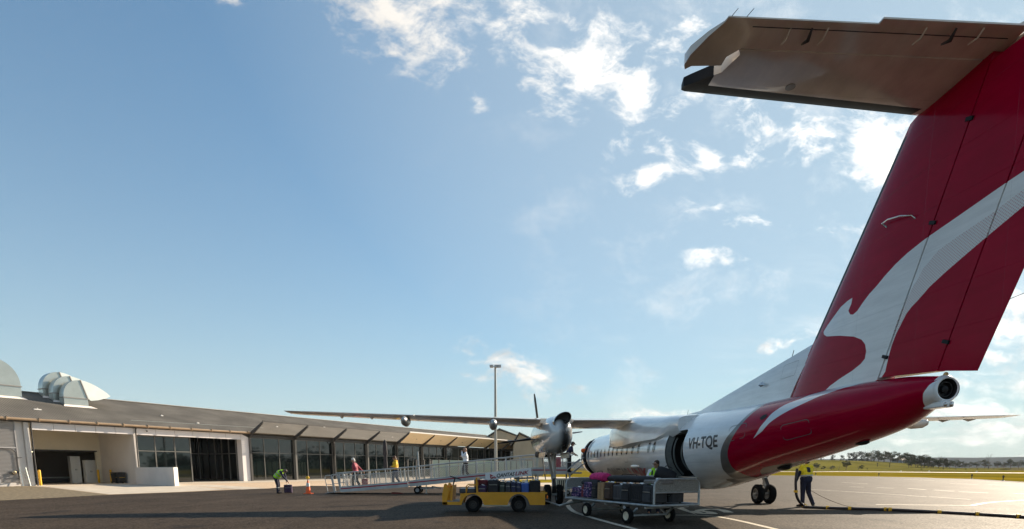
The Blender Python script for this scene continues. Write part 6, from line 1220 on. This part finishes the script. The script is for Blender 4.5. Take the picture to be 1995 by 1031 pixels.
# 2-4 passengers walking down the ramp
def on_ramp(px_, y=.75): u = rx(px_); p = RS+rdir*u; nrm = np.array([-rdir[1], rdir[0], 0]); return p+nrm*y+np.array([0, 0, zdeck(u)])
RZ = rang+R(90)
SHR = mat('maroon_shirt', (.30, .035, .06), .7, var=.2, bump=.25, bscale=10)
person('white-haired man in a maroon shirt walking down the ramp', on_ramp(688), RZ, P_(**WALK, chest=(0, .06, 1.26), neck=(0, .09, 1.45), head=(0, .15, 1.60), shL=(-.18, .07, 1.39), shR=(.18, .05, 1.39), elL=(-.24, -.05, 1.14), elR=(.25, -.16, 1.15), haL=(-.24, .12, .93), haR=(.26, -.33, .98)), SHR, DKT, hairc=(.62, .60, .56), scale=.99)
p = on_ramp(707, .5); bag((p[0], p[1], p[2]), .32, .22, .5, 'maroon', .3, 'dull red roller case trailed by the white-haired man on the ramp', None)
YJ = mat('yellow_jacket', (.72, .42, .01), .7, var=.15, bump=.25, bscale=9)
person('woman with brown hair and a yellow jacket on the ramp', on_ramp(768), RZ, P_(**WALK, longhair=1, chest=(0, .04, 1.26), neck=(0, .05, 1.44), head=(0, .09, 1.58), elL=(-.24, -.02, 1.13), elR=(.24, -.02, 1.14), haL=(-.18, .22, 1.10), haR=(.17, .22, 1.08)), YJ, mat('blue_jeans', (.03, .04, .07), .8, var=.2), hairc=(.09, .03, .012), scale=.97)
WSH = mat('white_shirt', (.72, .73, .76), .7, var=.05, bump=.2, bscale=10)
def belt(o, J, f):
    hd, rt_, fh, up, pel, ch, nk, srt, sp = f; q = MB(); q.lathe([(.150, -.02), (.152, .02)], (0, 0, 0), sp, 24); q.v = [tuple(Vector(v)+srt*Vector(v).dot(srt)*.45+pel+sp*.03) for v in q.v]; q.build('belt', BLK, o, 60)
person('stout bald man in a white shirt with a hand raised to his face', on_ramp(907), RZ, P_(**WALK, chest=(0, .03, 1.27), head=(0, .05, 1.62), elL=(-.24, .18, 1.26), haL=(-.08, .20, 1.50), elR=(.25, .0, 1.16), haR=(.14, .22, 1.25)), WSH, DKT, bald=True, extra=belt, scale=1.02)
def cap_(o, J, f):
    hd, rt_, fh, up = f[:4]; rot = Matrix((rt_, fh, up)).transposed().to_euler(); organic('cap', [('e', hd+up*.055, (.095, .108, .07), rot), ('e', hd+up*.05+fh*.13, (.07, .075, .012), rot)], mat('cap_black', (.02, .015, .015), .8), o, .011)
person('man in a cap and navy shirt leaning on the rail of the ramp head', on_ramp(1110, .4), rang-R(80), P_(pelvis=(0, -.1, .92), chest=(0, .04, 1.24), neck=(0, .14, 1.42), head=(0, .22, 1.57), face=(0, 1, -.35), shL=(-.18, .1, 1.37), shR=(.18, .1, 1.37), elL=(-.22, .14, 1.10), elR=(.22, .14, 1.10), haL=(-.16, .36, .98), haR=(.16, .36, .98)), mat('navy_polo', (.012, .014, .05), .8), DKT, sleeve='short', extra=cap_, scale=1.0)
# 5 the loader
LP_ = ground(1275, 1003.5); LP_[2] = 0
def e6(o, J, f):
    vest(o, J, f); hd, rt_, fh, up, pel, ch, nk, srt, sp = f
    q = MB(); q.bar(hd+fh*.092-rt_*.065+up*.014, hd+fh*.092+rt_*.065+up*.014, .018, .034); q.bar(hd+fh*.08-rt_*.082+up*.016, hd-fh*.01-rt_*.084+up*.01, .006, .012); q.bar(hd+fh*.08+rt_*.082+up*.016, hd-fh*.01+rt_*.084+up*.01, .006, .012); q.build('sunglasses', mat('sunglass', (.01, .01, .01), .1), o)
    q = MB(); c = ch+sp*.1+fh*.175; q.add([tuple(c+srt*.02+sp*.07), tuple(c-srt*.02+sp*.07), tuple(c-srt*.035-sp*.2+fh*.01), tuple(c-sp*.25+fh*.01), tuple(c+srt*.035-sp*.2+fh*.01)], [(0, 1, 2, 3, 4)]); t_ = q.build('tie', BLK, o); t_.modifiers.new('s', 'SOLIDIFY').thickness = .01
ld = person('young man in sunglasses, white shirt and lime vest lifting a black bag', LP_, R(160), P_(chest=(0, .02, 1.28), face=(.55, .8, -.12), elL=(-.30, .08, 1.16), elR=(.27, .10, 1.16), haL=(-.34, .28, 1.20), haR=(.16, .33, 1.16), anR=(.16, .05, .08), knR=(.15, .06, .49)), WSH, NAVY, hairc=(.045, .022, .012), sleeve='short', extra=e6, scale=.93)
pb = at(1293, 925, LP_[1]-.36)
bg = bag((pb[0]-.03, pb[1], pb[2]-.2), .60, .34, .40, 'black', R(170), 'bulky black bag held up by the young man in sunglasses', None, 'duffel', 'held_bag'); bg.rotation_euler = (0, R(22), R(-10))
# 6 the fueller, head hidden by the tail
FP_ = ground(1566, 987.5); FP_[2] = 0
def e7(o, J, f):
    hd, rt_, fh, up, pel, ch, nk, srt, sp = f
    organic('yellow_yoke', [(ch-sp*.10-srt*.06, ch-sp*.10+srt*.06, .165, .165), (ch-srt*.1, ch+srt*.1, .142, .142), (ch+sp*.1, nk-up*.01, .1, .074)]+[(ch+srt*.1*k+sp*.1, Vector(J['sh'+s]), .082, .08) for s, k in (('L', -1), ('R', 1))]+[(Vector(J['sh'+s]), Vector(J['sh'+s]).lerp(Vector(J['el'+s]), .5), .073, .068) for s in 'LR'], HIY, o, .014)
    c = ch-sp*.16; q = MB(); q.lathe([(.172, -.025), (.174, .025)], (0, 0, 0), sp, 24); q.v = [tuple(Vector(v)+srt*Vector(v).dot(srt)*.38+c) for v in q.v]; q.build('reflective_band', REFL, o, 60)
    el, ha = Vector(J['elL']), Vector(J['haL']); hv = (ha-el).normalized(); organic('glove', [(ha-hv*.05, ha+hv*.07, .040, .045), (ha+hv*.07, ha+hv*.14, .04, .026)], mat('teal_glove', (.01, .22, .20), .6), o, .012)
person('fueller in yellow and navy workwear holding the hose under the tail', FP_, R(10), P_(pelvis=(.02, 0, .95), elL=(-.26, .02, 1.18), haL=(-.29, .10, .93), elR=(.25, .15, 1.2), haR=(.12, .3, 1.25), anR=(.28, -.10, .10), knR=(.19, .05, .50), anL=(-.06, .0, .08), knL=(-.06, .03, .5), footL=(-.12, .12, 0), footR=(.13, .10, 0)), NAVY, NAVY, extra=e7, scale=1.02)
# ---------------------------------------------------------------- hills, paddocks and trees
HILLG = grass_mat('hill_grass', (.095, .085, .02), (.19, .165, .035), .02)
def ridge(name, pts, Y0, Y1, m, base=0.):
    """rolling ground: pts = (px, py of its skyline) at depth Y1, front edge on the plain at Y0"""
    P = [at(x, y, Y1) for x, y in pts]; n = len(P); q = MB(); rows = 8; vs = []
    for j in range(rows+1):
        t = j/rows; Y = Y0+(Y1-Y0)*t
        for i, p in enumerate(P): vs.append((p[0]*Y/Y1, Y+6*math.sin(i*1.7+j), max(base-.2, p[2])*(3*t*t-2*t**3)+.04))
    for i, p in enumerate(P): vs.append((p[0]*1.2, Y1*1.25, -2))
    q.add(vs, [(j*n+i, j*n+i+1, (j+1)*n+i+1, (j+1)*n+i) for j in range(rows+1) for i in range(n-1)]); return struct(name, q, m, 60)
ridge('hill', [(1250, 904), (1400, 901), (1500, 898.5), (1580, 896.5), (1640, 897), (1700, 899), (1760, 903), (1820, 909), (1880, 912.5), (1960, 913.5)], 230, 420, HILLG)
ridge('paddock', [(1000, 913), (1400, 912.4), (1800, 912.2), (1900, 911.5), (2050, 911), (2300, 911), (2800, 911)], 300, 640, grass_mat('paddock_grass', (.07, .065, .025), (.16, .125, .05), .015))
ridge('far_hills', [(-900, 905), (0, 900), (500, 898), (1000, 900), (1300, 899), (1600, 895), (1750, 893), (1830, 891.5), (1900, 892), (1960, 891), (2100, 889), (2500, 890), (3200, 888)], 1400, 2600, mat('far_forest', (.028, .036, .04), 1., spec=0., var=.35, vscale=.012))
LEAF = {}
def leafm(name, c): 
    m = mat(name, c, .8, var=.35, vscale=.5); m.node_tree.nodes['Principled BSDF'].inputs['Specular IOR Level'].default_value = .15; LEAF[name] = m; return m
L1, L2, L3 = leafm('gum_leaves', (.075, .08, .035)), leafm('pine_leaves', (.022, .032, .020)), leafm('pale_gum_leaves', (.10, .095, .05))
BARK = mat('gum_bark', (.20, .15, .11), .9, var=.35, vscale=2); BARKD = mat('dark_bark', (.07, .055, .045), .9, var=.3, vscale=2)
def make_tree(name, kind, h, seed, leaf, label, cat='tree', group=None):
    rnd = random.Random(seed); o = empty(name, (0, 0, 0), 0, label, cat, group); q = MB(); L_ = MB()
    th = h*(.34 if kind == 'gum' else .25); lean = rnd.uniform(-.06, .06)*h
    q.tube([(0, 0, -.3), (lean*.3, 0, th*.5), (lean, rnd.uniform(-.3, .3), th)], [h*.035, h*.024, h*.018], 7)
    clumps = []
    if kind == 'gum':
        for i in range(rnd.randint(9, 12)):
            a = rnd.uniform(0, 6.28); r = h*rnd.uniform(.12, .42); z = h*rnd.uniform(.42, .93)-r*.2; p = (lean+math.cos(a)*r, math.sin(a)*r, z)
            q.tube([(lean, 0, th*rnd.uniform(.6, 1)), (lean+math.cos(a)*r*.45, math.sin(a)*r*.45, th+(z-th)*.45), p], [h*.013, h*.008, h*.003], 5); clumps.append((p, h*rnd.uniform(.14, .24), .55))
            p2 = (p[0]+rnd.uniform(-1, 1)*h*.1, p[1]+rnd.uniform(-1, 1)*h*.1, p[2]+h*rnd.uniform(-.08, .08)); clumps.append((p2, h*rnd.uniform(.10, .17), .6))
    elif kind == 'dense':
        for i in range(22):
            a = rnd.uniform(0, 6.28); z = h*rnd.uniform(.1, .9); r = h*.34*math.sqrt(max(.05, 1-((z/h-.45)/.55)**2))*rnd.uniform(.3, 1); clumps.append(((math.cos(a)*r, math.sin(a)*r, z), h*rnd.uniform(.10, .17), .9))
    elif kind == 'bush':
        for i in range(7): a = rnd.uniform(0, 6.28); r = h*rnd.uniform(0, .5); clumps.append(((math.cos(a)*r, math.sin(a)*r, h*rnd.uniform(.3, .8)), h*rnd.uniform(.2, .32), .8))
    elif kind == 'dead':
        def br(p, d, ln, r, k):
            e = p+d*ln; q.tube([p, p+d*ln*.5+Vector((rnd.uniform(-1, 1), rnd.uniform(-1, 1), 0))*ln*.08, e], [r, r*.8, r*.55], 5)
            if k: 
                for _ in range(rnd.randint(2, 3)): br(e, (d+Vector((rnd.uniform(-1, 1), rnd.uniform(-1, 1), rnd.uniform(-.2, .7)))*.8).normalized(), ln*rnd.uniform(.55, .8), r*.55, k-1)
        br(Vector((0, 0, th*.4)), Vector((.1, 0, 1)).normalized(), h*.3, h*.02, 4)
    for (c, r, sq) in clumps:
        n = int(75 if kind != 'dense' else 60)
        for _ in range(n):
            v = Vector((rnd.gauss(0, 1), rnd.gauss(0, 1), rnd.gauss(0, 1))); v.normalize(); v = v*r*rnd.uniform(.35, 1.05)**.6; p = Vector(c)+Vector((v.x, v.y, v.z*sq)); s = h*rnd.uniform(.012, .028)
            d1 = Vector((rnd.uniform(-1, 1), rnd.uniform(-1, 1), rnd.uniform(-.6, .6))).normalized()*s; d2 = d1.orthogonal().normalized()*s*rnd.uniform(.5, 1); L_.add([p-d1-d2, p+d1-d2*.6, p+d1*.8+d2, p-d1*.7+d2], [(0, 1, 2, 3)])
    t = q.build('trunk', BARK if kind != 'dense' else BARKD, o, 60)
    if L_.v: q2 = L_.build('crown', leaf, o)
    return o
ORD = ['first', 'second', 'third', 'fourth', 'fifth', 'sixth', 'seventh', 'eighth', 'ninth', 'tenth', 'eleventh', 'twelfth', 'thirteenth', 'fourteenth']
protos = {}
def tree(kind, px_, base_y, top_y, Y, label, leaf=None, var=0, z=None, group='gum trees beyond the runway', name=None):
    key = (kind, var, (leaf or L1).name); lf = leaf or L1
    b = at(px_, base_y, Y); t = at(px_, top_y, Y); h = t[2]-b[2]
    nm = name or {'gum': 'gum_tree', 'dense': 'conifer', 'bush': 'shrub', 'dead': 'dead_tree'}[kind]
    if key not in protos: o = make_tree(nm, kind, 10., hash(kind) % 7+var*13+3 if False else {'gum': 3, 'dense': 5, 'bush': 8, 'dead': 12}[kind]+var*13, lf, label, 'shrub' if kind == 'bush' else 'tree', group); protos[key] = o
    else: o = copy_tree(protos[key]); tag(o, label)
    if group: o['group'] = group
    elif 'group' in o: del o['group']
    o.location = tuple(b); o.rotation_euler = (0, 0, random.uniform(0, 6.28)); s = h/10.*1.03; o.scale = (s*random.uniform(.95, 1.15), s, s); return o
GH = 'dark conifers along the hill crest'; GT = 'tall gum trees on the hill crest'; GR = 'gum trees beyond the runway'
for i, (x, yb, yt, v) in enumerate(((1600, 899, 888, 0), (1622, 899, 886, 1), (1640, 899, 887, 0))): tree('dense', x, yb, yt, 425, ORD[i]+' dark conifer from the left, hill crest under the tail', L2, v, group=GH)
for i, (x, yb, yt, v) in enumerate(((1655, 899.5, 882.5, 0), (1664, 899.5, 881, 1), (1673, 900, 879.5, 0), (1682, 900, 880.5, 1), (1690, 900, 883, 0))): tree('dense', x, yb, yt, 420, ORD[i]+' conifer from the left in the dense dark crest clump', L2, v, group=GH)
tree('dense', 1701, 901, 890, 415, 'small dark conifer standing right of the conifer clump', L2, 0, group=None)
for i, (x, yb, yt, v) in enumerate(((1697, 902, 878, 0), (1711, 903, 877.5, 1), (1722, 903, 876, 2), (1735, 904, 880, 0), (1748, 904, 882, 1), (1760, 905, 880, 2), (1769, 906, 882, 0))): tree('gum', x, yb, yt, 400, ORD[i]+' from the left of the tall gums on the crest', L1, v, group=GT)
for i, (x, yb, yt, v) in enumerate(((1776, 908, 885, 1), (1788, 910, 884.5, 2), (1800, 911, 886, 0), (1808, 913.5, 890, 1), (1818, 914, 892, 2), (1828, 914, 892, 0), (1838, 914, 893, 1), (1850, 914.4, 894, 2), (1783, 911, 893, 0), (1795, 913, 896, 1), (1813, 914, 898, 2), (1843, 914.5, 900, 0))): tree('gum', x, yb, yt, 330, (ORD[i]+' from the left of the broad gums running down the hill' if i < 8 else ORD[i-8]+' from the left of the lower gums before the hill row'), L3 if v == 1 else L1, v, group='gum trees running down the hill')
tree('gum', 1770, 911, 897, 300, 'low bushy gum on the slope before the pale farmhouse', L1, 2, group=None)
for i, (x, yb, yt, v) in enumerate(((1862, 914.3, 896, 0), (1874, 914.2, 899, 1), (1888, 914, 898, 2), (1903, 914, 898, 0), (1918, 914, 895, 1), (1942, 914.2, 899, 0), (1955, 914.2, 899, 2), (1968, 914.2, 894, 1), (1984, 914.2, 897, 0), (2000, 914.2, 896, 2))): tree('gum', x, yb, yt, 460, ORD[i]+' from the left of the gums on the right-hand flat', L3, v, group='gum trees on the right-hand flat')
tree('dead', 1926, 914.5, 881, 380, 'bare dead tree standing taller than the trees around it', None, 0, group=None)
tree('dead', 1830, 914, 884, 380, 'thin bare tree poking out of the gums', None, 1, group=None)
for x, yt, v, lb in ((1590, 902, 0, 'sparse gum right behind the fueller'), (1604, 908, 1, 'bent small gum right of the fueller'), (1621, 906, 2, 'small layered gum on the lower slope'), (1648, 897, 0, 'tallest small gum on the lower slope, double trunk'), (1678, 906, 1, 'small scrubby gum on the lower slope below the conifers')):
    tree('gum', x, 916, yt, 235, lb, L1, v, group=None)
for x in (1634, 1672): tree('dead', x, 916, 903, 236, 'slim bare stem '+('left' if x < 1650 else 'right')+' of the tallest small gum on the slope', None, 0, group=None)
for i, (x, w_) in enumerate(((1618, 0), (1690, 1), (1795, 0), (1862, 1), (1905, 0), (1838, 1), (1882, 0), (1935, 1), (1960, 0))): tree('bush', x, 915.5, 911.5, 260, ORD[i]+' low shrub in the line at the foot of the slope', L1, w_, group='low shrubs at the foot of the slope')
for i, x in enumerate((1709, 1733)):
    b = at(x, 911, 300); h = at(x, 901.5, 300)[2]-b[2]; o = empty('power_pole', tuple(b), 0, ('left wooden power pole on the slope', 'right wooden power pole on the slope')[i], 'pole'); q = MB(); q.tube([(0, 0, 0), (0, 0, h)], .14, 6); q.build('pole', BARKD, o); q = MB(); q.bar((-.8, 0, h-.3), (.8, 0, h-.3), .1, .1); q.build('cross_arm', BARKD, o)
b = at(1757, 906, 405); o = empty('farmhouse', tuple(b), .2, 'pale blue-grey farmhouse half hidden among the gums', 'house')
q = MB(); q.box((0, 0, 1.6), (12, 6, 3.2)); q.build('wall', mat('pale_wall', (.42, .48, .56), .7), o); q = MB(); q.add([(-6.5, -3.5, 3.2), (6.5, -3.5, 3.2), (6.5, 3.5, 3.2), (-6.5, 3.5, 3.2), (-4, 0, 5), (4, 0, 5)], [(0, 1, 5, 4), (1, 2, 5), (2, 3, 4, 5), (3, 0, 4)]); q.build('roof', mat('pale_roof', (.3, .32, .34), .6), o)
for j in range(3): q = MB(); q.box((-4+j*4, -3.02, 1.8), (1.6, .05, 1.3)); q.build('window', GLASS, o)
# tree line off to the right, mirrored in the terminal's glass
def belt_(name, label, x0, y0, x1, y1, n, seed):
    rnd = random.Random(seed); q = MB()
    for i in range(n):
        t = rnd.random(); cx_, cy_ = x0+(x1-x0)*t, y0+(y1-y0)*t; h = 8+4*math.sin(t*23)*math.sin(t*57)+rnd.uniform(-1.5, 3.5)
        for _ in range(42):
            p = Vector((cx_+rnd.gauss(0, 3.4), cy_+rnd.gauss(0, 3.4), max(.3, abs(rnd.gauss(.45, .25))*h))); s = rnd.uniform(.5, 1.1); d1 = Vector((rnd.uniform(-1, 1), rnd.uniform(-1, 1), rnd.uniform(-.5, .5))).normalized()*s; d2 = d1.orthogonal().normalized()*s; q.add([p-d1-d2, p+d1-d2, p+d1+d2, p-d1+d2], [(0, 1, 2, 3)])
    o = q.build(name, L2); tag(o, label, 'trees', kind='stuff'); return o
belt_('tree_belt', 'dark tree line mirrored in the glass of the terminal', 330, 40, 300, 300, 420, 4)
for i, (x, y_) in enumerate(((1755, 918.8), (1903, 919.6), (1810, 918.9))):
    p = ground(x, y_); o = empty('runway_marker', tuple(p), 0, ('left of the three white runway marker cones', 'right of the three white runway marker cones', 'middle of the three white runway marker cones')[i], 'marker'); q = MB(); q.lathe([(.3, 0), (.1, .35), (0, .36)], (0, 0, 0), (0, 0, 1), 10); q.build('cone', CABW, o, 60); q = MB(); q.box((0, 0, .03), (.7, .7, .06)); q.build('base', CABW, o)
# distant air: one closed volume
hz_ = MB(); hz_.box((800, 1300, 99), (5200, 3400, 202)); 
ho_ = hz_.build('haze', [], None)
hm = bpy.data.materials.new('haze_air'); hm.use_nodes = True; t = hm.node_tree; t.nodes.remove(t.nodes['Principled BSDF']); pv = nd(t, 'ShaderNodeVolumePrincipled'); pv.inputs['Density'].default_value = .00009; pv.inputs['Color'].default_value = (.80, .86, .92, 1); t.links.new(pv.outputs[0], t.nodes['Material Output'].inputs['Volume'])
ho_.data.materials.append(hm); ho_['kind'] = 'stuff'
